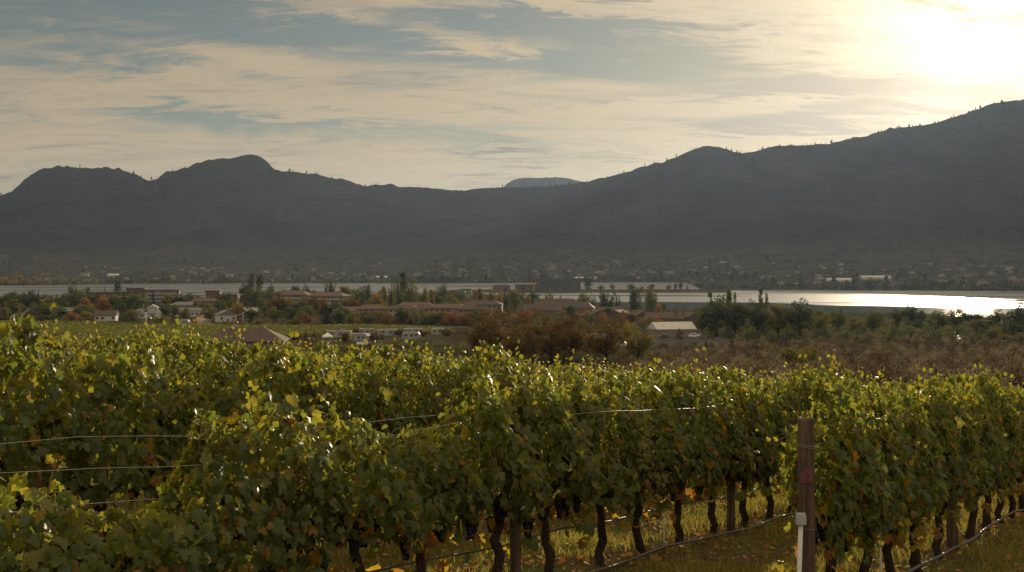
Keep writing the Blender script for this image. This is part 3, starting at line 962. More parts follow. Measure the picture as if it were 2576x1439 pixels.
# ---------------------------------------------------------------- grass and fallen leaves on the vineyard floor
def floor_cover():
    r = np.random.default_rng(21)
    n = 190000
    s = r.uniform(4, 26, n)
    p = r.uniform(-9.5, 0.5, n)
    x, y = CX * s + CS * p, CS * s - CX * p
    patch = lumps(x, y, 1.7, 0.3) + 0.6 * lumps(x, y, 4.1, 1.3)
    row = np.abs(((p + 3.05) / 2.5 + 0.5) % 1 - 0.5)          # bare strip under the vines
    keep = (patch > r.uniform(-1.1, 0.7, n)) & (row > r.uniform(0.02, 0.22, n)) & (np.hypot(x, y) > 5)
    x, y, patch = x[keep], y[keep], patch[keep]
    n = len(x)
    z = nearz(x, y)
    h = r.uniform(0.03, 0.11, n) * (1 + 0.4 * np.clip(patch, -1, 1))
    a = r.uniform(0, 2 * PI, n)
    w = r.uniform(0.003, 0.007, n)
    lean = r.normal(0, 0.5, (n, 2)) * h[:, None]
    B = np.stack([x, y, z], 1)
    dx = np.stack([np.cos(a) * w, np.sin(a) * w, np.zeros(n)], 1)
    mid = B + np.concatenate([lean * .35, (h * .6)[:, None]], 1)
    top = B + np.concatenate([lean, h[:, None]], 1)
    V = np.stack([B - dx, B + dx, mid + dx * .7, mid - dx * .7, top], 1).reshape(-1, 3)
    o = np.arange(n) * 5
    q = np.stack([o, o + 1, o + 2, o + 3], 1)
    t = np.stack([o + 3, o + 2, o + 4], 1)
    tint = np.repeat(np.clip(r.beta(2, 2.4, n) + 0.1 * patch, 0, 1), 5)
    tag(link('grass', np_mesh('grass', V, [q, t], M['grass_blade'], attrs={'tint': tint})), kind='stuff')
    n = 9000
    s = r.uniform(5, 26, n)
    p = r.uniform(-9.5, 0.2, n)
    x, y = CX * s + CS * p, CS * s - CX * p
    pos = np.stack([x, y, nearz(x, y) + r.uniform(0.008, 0.035, n)], 1)
    nr = np.stack([r.normal(0, .7, n), r.normal(0, .7, n), np.ones(n)], 1)
    V, Fc, tn = scatter(LEAF_V, LEAF_F, pos, frames(nr, r.normal(0, 1, (n, 3))), r.uniform(.03, .075, n), r.random(n))
    tag(link('fallen_leaves', np_mesh('fallen_leaves', V, [Fc], M['litter'], attrs={'tint': tn})), kind='stuff')


floor_cover()

# ---------------------------------------------------------------- trees: unit-height crowns and trunks
def clump_cards(r, C, Rad, n, size, squash=1.0, droop=0.0):
    """n leaf cards spread through the outer part of clumps C (k,3) of radius Rad (k)"""
    k = r.choice(len(C), n, p=Rad ** 2 / np.sum(Rad ** 2))
    d = rnd_dirs(r, n)
    rr = Rad[k] * r.uniform(0.45, 1.08, n)
    off = d * rr[:, None]
    off[:, 2] *= squash
    pos = C[k] + off
    nrm = d + r.normal(0, 0.7, (n, 3))
    tip = r.normal(0, 1, (n, 3)) - np.array([0, 0, droop])
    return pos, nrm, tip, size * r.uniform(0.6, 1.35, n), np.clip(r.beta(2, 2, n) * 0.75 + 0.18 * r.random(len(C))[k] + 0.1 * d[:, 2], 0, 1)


def crown_mesh(kind, seed, m):
    r = np.random.default_rng(seed)
    if kind == 'round':
        K = 40
        d = rnd_dirs(r, K)
        q = r.uniform(0.2, 0.86, K) ** 0.6
        C = d * q[:, None] * np.array([0.38, 0.38, 0.44]) + np.array([0, 0, 0.52])
        C[:, 2] += 0.05 * r.normal(0, 1, K)
        Rad = r.uniform(0.075, 0.155, K)
        A = clump_cards(r, C, Rad, 2600, 0.042)
    elif kind == 'airy':
        K = 46
        d = rnd_dirs(r, K)
        C = d * r.uniform(0.2, 0.95, (K, 1)) * np.array([0.44, 0.44, 0.50]) + np.array([0, 0, 0.48])
        Rad = r.uniform(0.06, 0.125, K)
        A = clump_cards(r, C, Rad, 4600, 0.029)
    elif kind == 'mound':
        K = 40
        d = rnd_dirs(r, K)
        d[:, 2] = np.abs(d[:, 2])
        C = d * r.uniform(0.4, 0.86, (K, 1)) * np.array([0.56, 0.56, 0.80]) + np.array([0, 0, 0.04])
        Rad = r.uniform(0.10, 0.19, K)
        A = clump_cards(r, C, Rad, 2400, 0.038, 1.0, 0.5)
    elif kind == 'willow':
        K = 60
        d = rnd_dirs(r, K)
        d[:, 2] = np.abs(d[:, 2])
        C = d * r.uniform(0.55, 0.88, (K, 1)) * np.array([0.6, 0.6, 0.84])
        Rad = r.uniform(0.08, 0.15, K)
        A = clump_cards(r, C, Rad, 4200, 0.026, 1.1, 1.6)
    elif kind == 'poplar':
        K = 46
        z = r.uniform(0.10, 0.93, K)
        w = 0.115 * np.sin(np.clip((z - 0.02) / 1.0, 0, 1) ** 0.75 * PI) ** 0.6 + 0.008
        an = r.uniform(0, 2 * PI, K)
        q = r.uniform(0.3, 0.95, K)
        C = np.stack([np.cos(an) * w * q, np.sin(an) * w * q, z], 1)
        Rad = r.uniform(0.028, 0.055, K)
        A = clump_cards(r, C, Rad, 1700, 0.028, 2.0, -1.0)
    elif kind == 'plume':                                     # several upright leaders, ragged top
        Cs = []
        for j in range(9):
            an, q = r.uniform(0, 2 * PI), r.uniform(0.02, 0.19)
            hh = r.uniform(0.66, 0.99) - q * 0.8
            for z in np.linspace(0.12, hh, 9):
                Cs.append((math.cos(an) * q * (0.6 + 0.7 * z), math.sin(an) * q * (0.6 + 0.7 * z), z))
        C = np.array(Cs) + r.normal(0, 0.012, (len(Cs), 3))
        Rad = r.uniform(0.030, 0.062, len(C)) * np.clip(1.25 - C[:, 2] * 0.6, 0.4, 1.2)
        A = clump_cards(r, C, Rad, 3000, 0.026, 1.7, -1.0)
    elif kind == 'spruce':
        Cs, Rs = [], []
        for i, z in enumerate(np.linspace(0.10, 0.97, 17)):
            w = 0.20 * (1 - z) ** 0.85 + 0.006
            for j in range(7 if z < 0.8 else 3):
                an = r.uniform(0, 2 * PI)
                q = r.uniform(0.3, 1.05)
                Cs.append((math.cos(an) * w * q, math.sin(an) * w * q, z - 0.25 * w * q))
                Rs.append(0.022 + 0.026 * (1 - z))
        C, Rad = np.array(Cs), np.array(Rs)
        A = clump_cards(r, C, Rad, 2000, 0.030, 0.55, 1.2)
    elif kind == 'bare':
        Cs = []
        for i, z in enumerate(np.linspace(0.2, 0.95, 14)):
            w = 0.26 * (1 - z) ** 0.8 + 0.01
            for j in range(5):
                an, q = r.uniform(0, 2 * PI), r.uniform(0.4, 1.05)
                Cs.append((math.cos(an) * w * q, math.sin(an) * w * q, z + 0.1 * w * q))
        C = np.array(Cs)
        A = clump_cards(r, C, np.full(len(C), 0.024), 620, 0.020, 0.6)
    pos, nrm, tip, size, tint = A
    V, Fc, tn = scatter(CARD_V, CARD_F, pos, frames(nrm, tip), size, tint)
    V[:, 2] = np.maximum(V[:, 2], 0.005)
    return np_mesh('crown', V, [Fc], m, attrs={'tint': tn})


def trunk_mesh(kind, seed):
    r = random.Random(seed)
    m = MB()
    if kind in ('spruce', 'bare'):
        m.tube([(0, 0, -.04), (0, 0, .3), (0, 0, .96)], [.018, .014, .003], 7)
        if kind == 'bare':
            for i in range(22):
                z = r.uniform(.15, .9)
                a, L = r.uniform(0, 2 * PI), .27 * (1 - z) ** .8 + .03
                m.tube([(0, 0, z), (math.cos(a) * L, math.sin(a) * L, z + .12 * L)], [.005, .0015], 4)
    elif kind in ('poplar', 'plume'):
        m.tube([(0, 0, -.04), (0, 0, .3), (0.005, 0, .93)], [.020, .015, .003], 7)
        for i in range(7):
            z, a = r.uniform(.1, .6), r.uniform(0, 2 * PI)
            q = .08 if kind == 'poplar' else .16
            m.tube([(0, 0, z), (math.cos(a) * q * .6, math.sin(a) * q * .6, z + .1), (math.cos(a) * q, math.sin(a) * q, z + .3)], [.008, .006, .002], 4)
    else:
        top = .5 if kind in ('round', 'airy') else .35
        m.tube([(0, 0, -.05), (.006, 0, .12), (-.006, .006, top * .6), (0, 0, top + .1)], [.034, .027, .022, .012], 8)
        for i in range(9):
            a, z = r.uniform(0, 2 * PI), r.uniform(.12, top)
            L = r.uniform(.2, .36)
            m.tube([(0, 0, z), (math.cos(a) * L * .5, math.sin(a) * L * .5, z + .12), (math.cos(a) * L, math.sin(a) * L, z + r.uniform(.2, .36))], [.014, .009, .003], 5)
    return m.mesh('trunk', M['bark'], True)


WNAT = {'round': .82, 'airy': .84, 'mound': 1.35, 'willow': 1.35, 'poplar': .27, 'plume': .46, 'spruce': .42, 'bare': .5}
TNAME = {'round': ('deciduous_tree', 'tree'), 'airy': ('cottonwood_tree', 'tree'), 'mound': ('bush', 'bush'), 'willow': ('willow', 'bush'),
         'poplar': ('poplar_tree', 'tree'), 'plume': ('poplar_tree', 'tree'), 'spruce': ('spruce_tree', 'tree'), 'bare': ('larch_tree', 'tree')}
TDESC = {'round': 'tree', 'airy': 'loose-crowned tree', 'mound': 'rounded bush', 'willow': 'drooping willow bush', 'poplar': 'slim poplar', 'plume': 'ragged many-stemmed poplar',
         'spruce': 'conifer', 'bare': 'thin bare tree'}
CDESC = {'leaf_green': 'green', 'leaf_dark': 'dark green', 'leaf_olive': 'olive', 'leaf_yellow': 'yellow', 'leaf_orange': 'orange', 'leaf_rust': 'rust-brown',
         'leaf_plum': 'plum-coloured', 'leaf_red': 'reddish', 'needle': 'dark', 'brush_leaf': 'brown'}
G, D_, O, Y, OR, RU, PL, RE, NE = ('leaf_green', 'leaf_dark', 'leaf_olive', 'leaf_yellow', 'leaf_orange', 'leaf_rust', 'leaf_plum', 'leaf_red', 'needle')
_cm, _tm = {}, {}
PLACED_B = []
PLACED = []          # (object, describing words, u, distance, group) waiting for a label
LANDMARKS = []       # (phrase, u, distance, half width in frame units)
tr_ = random.Random(77)


def tree(kind, colr, u, vtop, y, wpx, label=None, group=None, base=None):
    x = X(u, y)
    zb = float(nearz(x, y)) if base is None else base
    if kind in ('plume', 'poplar'):
        wpx *= 1.25
    if kind == 'airy':
        vtop -= 7
        wpx *= 1.2
    h = max((VH - vtop) / F * y - zb, 0.6)
    w = wpx / F * y
    var = tr_.randrange(3)
    ck, tk = (kind, colr, var), (kind, var)
    if ck not in _cm:
        _cm[ck] = crown_mesh(kind, sum(map(ord, kind + colr)) + var, M[colr])
    if tk not in _tm:
        _tm[tk] = trunk_mesh(kind, 5 + var)
    nm, cat = TNAME[kind]
    root = empty(nm, (x, y, zb - 0.1), tr_.uniform(0, 6.28))
    root.scale = (w * 1.12 / WNAT[kind],) * 2 + (h,)
    link('crown', _cm[ck], root)
    link('trunk', _tm[tk], root)
    tag(root, label, cat, group)
    if not label:
        hw = ''
        if kind in ('round', 'airy') and h > 15:
            hw = 'tall '
        elif kind in ('round', 'airy', 'spruce') and h < 6.5:
            hw = 'small '
        elif kind in ('mound', 'willow') and w > 11:
            hw = 'broad '
        PLACED.append((root, hw + (CDESC[colr] + ' ' if not (kind == 'bare') else '') + TDESC[kind], u, y, group))
    return root


# ---------------------------------------------------------------- buildings
_wm = {}


def box_mesh(name, w, d, h, m):
    k = (name, round(w, 2), round(d, 2), round(h, 2), m)
    if k not in _wm:
        b = MB()
        b.box(-w / 2, w / 2, -d / 2, d / 2, 0, h)
        _wm[k] = b.mesh(name, M[m])
    return _wm[k]


def roof_into(root, kind, w, d, h, rh, rm, over=0.5, zoff=0.0, cx=0.0, cy=0.0):
    m = MB()
    W, Dd = w / 2 + over, d / 2 + over
    t = 0.22
    if kind == 'gable':
        m.prism_x([(-Dd, -t), (Dd, -t), (Dd, 0), (0, rh), (-Dd, 0)], -W, W)
    elif kind == 'cross':                                     # gable end towards the viewer
        m.prism_y([(-W, -t), (W, -t), (W, 0), (0, rh), (-W, 0)], -Dd, Dd)
    elif kind == 'hip':
        e = min(W, Dd) * 0.85
        m.add([(-W, -Dd, -t), (W, -Dd, -t), (W, Dd, -t), (-W, Dd, -t), (-W, -Dd, 0), (W, -Dd, 0), (W, Dd, 0), (-W, Dd, 0), (-(W - e), 0, rh), ((W - e), 0, rh)],
              [(0, 3, 2, 1), (0, 1, 5, 4), (1, 2, 6, 5), (2, 3, 7, 6), (3, 0, 4, 7), (4, 5, 9, 8), (5, 6, 9), (6, 7, 8, 9), (7, 4, 8)])
    elif kind == 'flat':
        m.box(-W, W, -Dd, Dd, -t, rh)
    elif kind == 'shed':
        m.prism_x([(-Dd, -t), (Dd, -t + rh), (Dd, rh), (-Dd, 0)], -W, W)
    return m.build('roof', M[rm], root, loc=(cx, cy, h + t + zoff))


def building(name, label, u, y, rot, w, d, h, rk, rh, wm, rm, win=(0, 0), cat='house', group=None, zoff=0.0, chim=0, door=False, balcony=0, base=None, land=None, over=0.5):
    x = X(u, y)
    zb = (float(nearz(x, y)) if base is None else base) + zoff
    root = empty(name, (x, y, zb), R(rot))
    tag(root, label, cat, group)
    b = MB()
    if rk in ('gable', 'cross'):
        prof = [(-d / 2 if rk == 'gable' else -w / 2, -1.5), (d / 2 if rk == 'gable' else w / 2, -1.5), (d / 2 if rk == 'gable' else w / 2, h), (0, h + rh * 0.93), (-d / 2 if rk == 'gable' else -w / 2, h)]
        if rk == 'gable':
            b.prism_x(prof, -w / 2, w / 2)
        else:
            b.prism_y(prof, -d / 2, d / 2)
    else:
        b.box(-w / 2, w / 2, -d / 2, d / 2, -1.5, h)
    b.build('wall', M[wm], root)
    rf = roof_into(root, rk, w, d, h, rh, rm, over)
    nx, nz = win
    if nx and nz:
        sh = h / nz
        wx = w / nx
        ww, wh = min(1.5, wx * .5), min(1.35, sh * .5)
        for k in range(nz):
            for i in range(nx):
                if (i * 7 + k * 5 + nx) % 9 < 2:
                    continue
                if door and k == 0 and i == nx // 2:
                    continue
                link('window', box_mesh('window', ww, 0.12, wh, 'glass'), root, (-w / 2 + wx * (i + .5), -d / 2 - 0.02, sh * k + sh * .36))
    if door:
        link('door', box_mesh('door', 1.0, .12, 2.05, 'wall_brown'), root, (-w / 2 + w / max(nx, 1) * (nx // 2 + .5), -d / 2 - .02, 0.02))
    for k in range(balcony):
        z = h / (balcony + 1) * (k + 1)
        link('balcony', box_mesh('balcony', w * .86, 1.1, .95, 'trim'), root, (0, -d / 2 - .55, z - .1))
    for k in range(chim):
        link('chimney', box_mesh('chimney', 1.1, .9, 1.3, 'wall_brown'), rf, (-w * .22 + k * w * .42, -d * .02, rh * .6))
    if land:
        LANDMARKS.append((land, u, y, w / y * F / 2))
    return root


def width_m(px, y):
    return px / F * y


# long brown lakeside apartments, far left
building('apartment_block', 'long low brown apartment block nearest the left edge on the near lakeshore', 284, 1190, 3, 44, 14, 11.5, 'flat', .8, 'wall_brown', 'roof_brown', (11, 3), 'building', 'brown lakeside apartment blocks', balcony=2, land='the long low brown apartment block')
building('apartment_block', 'brown apartment block with a raised upper storey between two lower blocks', 345, 1200, 3, 17, 14, 15.0, 'flat', .8, 'wall_brown', 'roof_brown', (5, 4), 'building', 'brown lakeside apartment blocks', land='the raised brown apartment block')
building('apartment_block', 'brown apartment block with stacked dark balconies beside a dark conifer', 411, 1195, 3, 33, 14, 13.5, 'flat', .8, 'wall_grey', 'roof_brown', (9, 4), 'building', 'brown lakeside apartment blocks', balcony=3, land='the brown block with stacked balconies')
building('house', 'grey-roofed bungalow tucked among trees beside an orange tree', 180, 850, -12, 12, 9, 3.4, 'gable', 2.3, 'wall_grey', 'roof_grey', (4, 1), land='the grey-roofed bungalow')
building('house', 'dark-roofed house with a pale slanting gable edge at the field rim', 76, 765, 35, 11, 8, 3.2, 'cross', 3.4, 'wall_brown', 'roof_dark', (2, 1), land='the house with the slanting gable edge')
building('house', 'small white house with brown roof half hidden by bushes at the field rim', 268, 735, 6, 12, 8, 3.4, 'gable', 2.5, 'wall_white', 'roof_brown', (4, 1), land='the small white house by the field')
building('house', 'little white house peeping between green trees near the brown blocks', 384, 960, 10, 8, 7, 3.6, 'cross', 2.2, 'wall_white', 'roof_pale', (2, 1), land='the little white house')
building('house', 'white-walled house under a wide grey roof behind the dark-topped pole', 372, 810, -8, 14, 9, 3.2, 'gable', 2.8, 'wall_white', 'roof_grey', (4, 1), land='the wide grey-roofed house')
building('house', 'long white single-storey house with a flat pale roof in mid town', 480, 850, -4, 20, 9, 4.2, 'gable', 1.6, 'wall_white', 'roof_grey', (7, 1), door=True, land='the long white single-storey house')
building('house', 'wide grey hip-roofed house behind the long white house', 464, 1010, 2, 22, 11, 4.6, 'hip', 2.4, 'wall_grey', 'roof_grey', (6, 1), land='the wide grey hip-roofed house')
building('house', 'white gabled house with an open carport beside the yellow tree', 568, 750, 28, 11, 9, 4.4, 'cross', 2.6, 'wall_white', 'roof_grey', (3, 1), door=True, land='the white gabled house')
building('house', 'low pinkish-roofed terrace in front of the left water', 515, 1090, -3, 24, 10, 5.2, 'hip', 2.8, 'wall_pink', 'roof_terra', (7, 2), land='the low pinkish terrace')
building('apartment_block', 'boxy dark apartment block with a mast beyond the pinkish terrace', 538, 1180, 2, 13, 12, 12.5, 'flat', 1.0, 'wall_brown', 'roof_brown', (4, 3), 'building', 'boxy blocks by the left water', land='the boxy dark block')
building('apartment_block', 'square-topped brown block closest to the twin tall poplars', 577, 1160, -2, 17, 12, 9.6, 'flat', 1.0, 'wall_brown', 'roof_brown', (5, 3), 'building', 'boxy blocks by the left water', land='the square-topped brown block')
building('house', 'house with a pale sunlit lean-to roof beside the big rust tree', 634, 840, -14, 12, 8, 3.4, 'gable', 2.4, 'wall_tan', 'roof_pale', (3, 1), land='the pale lean-to house')
# pink hotel stepping down to the right
building('hotel', 'pink-walled red-roofed hotel wing with a gabled centre bay', 742, 1010, -8, 25, 15, 12.4, 'hip', 3.4, 'wall_pink', 'roof_terra', (8, 4), 'hotel', 'wings of the pink lakeside hotel', balcony=3, land='the pink hotel')
building('hotel', 'long brown-roofed hotel wing with sunlit stepped balconies', 826, 1000, -20, 34, 14, 11.4, 'hip', 3.0, 'wall_tan', 'roof_terra', (9, 4), 'hotel', 'wings of the pink lakeside hotel', balcony=3, land='the hotel wing with stepped balconies')
# foreground brown roof
hb = building('house', 'big dark brown hip-roofed house rising just behind the vine tops', 620, 330, 4, 20.5, 13, 3.6, 'hip', 3.3, 'wall_tan', 'roof_brown', (6, 1), land='the big brown-roofed house')
rf = [c for c in hb.children if c.name.startswith('roof')][0]
for px_ in (-3.2, 4.4):
    q = MB()
    q.box(-.5, .5, -.5, .5, -.5, .55)
    q.box(-.68, .68, -.68, .68, .55, .66)
    q.build('roof_vent', M['wall_grey'], rf, loc=(px_, -.4, 3.25))
# terracotta townhouses, each block its own thing
TG = 'terracotta-roofed townhouse blocks'
for lab, u, y, w, hh, wmat, rot, rh, rmm in (
        ('low townhouse block with long pinkish roof at the complex end by the hotel', 880, 800, 20, 4.6, 'wall_tan', -6, 2.6, 'roof_terra'),
        ('townhouse block with sunlit slanting roof edges beside the yellow tree', 938, 790, 20, 6.0, 'wall_peach', 14, 2.6, 'roof_terra'),
        ('sage-walled townhouse block with pale green panels under a brown roof', 1012, 770, 22, 6.2, 'wall_sage', -3, 2.4, 'roof_brown'),
        ('townhouse block with dark stepped roof between sage and peach blocks', 1072, 775, 17, 6.4, 'wall_tan', 4, 2.6, 'roof_brown'),
        ('broad peach-walled townhouse block with three rows of small windows', 1130, 755, 23, 7.6, 'wall_peach', -5, 2.4, 'roof_terra'),
        ('narrow peach townhouse block half covered by the rust-brown trees', 1182, 750, 15, 7.2, 'wall_peach', 8, 2.6, 'roof_brown'),
        ('rear townhouse block with a dark roof behind the peach ones', 1215, 830, 26, 8.2, 'wall_tan', -4, 2.6, 'roof_brown'),
        ('rear townhouse block with a tiled roof under the poplar cluster', 1045, 850, 26, 7.6, 'wall_peach', 3, 2.6, 'roof_terra')):
    building('townhouse', lab, u, y, rot, w, 11, hh, 'hip', rh, wmat, rmm, (max(3, int(w / 3)), 3), 'townhouse', TG, balcony=0, land='the ' + lab.split(' with')[0].split(' under')[0].split(' half')[0] if 'rear' not in lab else None)
RG = 'dark terracotta gable roofs by the water'
for lab, u, y, w, hh, rot, rh, rk in (
        ('large dark purple-brown roof spreading behind the rust trees', 1400, 880, 34, 7.0, 4, 4.6, 'hip'),
        ('second broad dark roof, stepping down beside the large purple-brown one', 1450, 840, 24, 6.0, -10, 4.2, 'hip'),
        ('lower brown roof in front of the large purple-brown one', 1365, 800, 24, 5.0, 3, 3.6, 'gable'),
        ('brown gable roof with a pale edge in front of the dark wide poplar', 1500, 720, 17, 4.4, 24, 3.4, 'cross'),
        ('brown gable roof with sharp ridge beside the ragged poplars', 1556, 700, 17, 4.6, -28, 3.4, 'cross'),
        ('brown gable-roofed house facing the water past the ragged poplars', 1610, 690, 15, 4.6, 26, 3.3, 'cross'),
        ('long low brown roof behind the white-roofed barn', 1670, 640, 18, 4.2, -4, 2.8, 'gable'),
        ('brown roof with red-trimmed wall beside the tall dark trees', 1730, 600, 13, 4.6, 30, 3.0, 'cross'),
        ('small brown roof tucked under the dark wide poplar', 1530, 780, 15, 4.6, 8, 3.0, 'gable')):
    building('house', lab, u, y, rot, w, 11, hh, rk, rh, 'wall_brown', 'roof_brown', (4, 1), 'house', RG, chim=1, land=('the ' + lab.split(' in front')[0].split(' facing')[0].split(' spreading')[0].split(' with')[0].split(' beside')[0]) if u in (1400, 1610) else None)
# white roofed barn
bn = building('barn', 'tan barn with a long white metal roof at the gravel yard', 1690, 470, 14, 15.5, 9.5, 3.0, 'gable', 2.5, 'wall_tan', 'roof_pale', (0, 0), 'barn', land='the white-roofed barn', over=.35)
link('barn_door', box_mesh('barn_door', 3.4, .12, 2.5, 'wall_grey'), bn, (-3, -4.77, .05))
link('window', box_mesh('window', 1.2, .12, .8, 'glass'), bn, (2.4, -4.77, 1.3))
building('green_house_block', 'plain green box building with a white sign board by the water', 1172, 1420, 0, 13.5, 9, 11.0, 'flat', .5, 'wall_green', 'wall_green', (0, 0), 'building', land='the green box building')
sg = [o for o in COL.objects if o.name == 'green_house_block'][0]
sg.name = 'block_building'
link('sign_board', box_mesh('sign_board', 1.8, .1, 2.4, 'white_paint'), sg, (-.6, -4.58, 6.4))
# long dark hotel on the spit
hs = building('hotel', 'wide dark hotel under construction on the spit, ragged scaffold along its top', 1404, 1830, 0, 66, 16, 17.0, 'flat', .8, 'concrete_dark', 'concrete_dark', (16, 4), 'hotel', base=-39.4, land='the dark hotel on the spit')
q = MB()
for i in range(26):
    x_ = -31 + 62 * i / 25
    q.tube([(x_, -5, 17.6), (x_, -5, 17.8 + 2.4 * random.random())], .22, 4)
q.box(-31, 31, -5.1, -4.9, 18.3, 18.5)
q.build('scaffold', M['concrete_dark'], hs)
building('hotel', 'lower long wing beside the dark hotel on the spit', 1326, 1840, 0, 36, 14, 8.5, 'flat', .8, 'wall_brown', 'concrete_dark', (10, 2), 'hotel', base=-39.4)
building('shed', 'dark low building at the spit root beside the lower hotel wing', 1262, 1850, 0, 26, 12, 7.0, 'hip', 2.4, 'wall_brown', 'roof_dark', (5, 1), 'building', base=-39.4)


def crane():
    u, y = 1343, 1800
    root = empty('crane', (X(u, y), y, -39.4))
    tag(root, 'little yellow crane standing by the dark hotel on the spit', 'crane')
    m = MB()
    m.tube([(0, 0, 0), (0, 0, 10.5)], .7, 6)
    m.build('mast', M['crane_yellow'], root)
    m = MB()
    m.tube([(-4, 0, 10), (6.5, 0, 13.5)], .55, 6)
    m.build('jib', M['crane_yellow'], root)


crane()


# ---------------------------------------------------------------- poles
def pole(label, u, vtop, y, rad, mt, arm=None, top=None, name='utility_pole', land=None):
    x = X(u, y)
    zb = float(nearz(x, y))
    h = (VH - vtop) / F * y - zb
    root = empty(name, (x, y, zb))
    tag(root, label, 'pole')
    m = MB()
    m.tube([(0, 0, -.5), (0, 0, h)], [rad, rad * .75], 10)
    m.build('shaft', M[mt], root, True)
    if arm:
        L, t = arm
        m = MB()
        m.tube([(-L, -.2, h - .3 - t), (L, -.2, h - .3 + t)], .13, 6)
        m.build('cross_arm', M['pole_pale'], root)
    if top:
        m = MB()
        for k in range(16):
            a = k * 2.4
            m.tube([(math.cos(a) * .2, math.sin(a) * .2, h - .1), (math.cos(a) * top, math.sin(a) * top, h + .25 + .3 * (k % 3))], [.14, .05], 4)
        m.tube([(0, 0, h - .2), (0, 0, h + .5)], [.5, .8], 10)
        m.build('nest', M['bark'], root)
    if land:
        LANDMARKS.append((land, u, y, 6))
    return root


pole('pale wooden pole carrying a dark nest at the far edge of the green field', 367, 783, 640, .42, 'pole_pale', top=1.1, land='the nest-topped pole')
pole('brown utility pole with a tilted pale cross-arm at the field rim', 611, 786, 560, .34, 'pole_brown', arm=(2.6, 1.25), land='the cross-arm pole')
pole('thin dark pole beside two slim conifers near the camping ground', 760, 812, 430, .14, 'pole_brown', land='the thin dark pole')
pole('slender mast on the boxy dark block by the left water', 567, 712, 1150, .16, 'pole_brown')

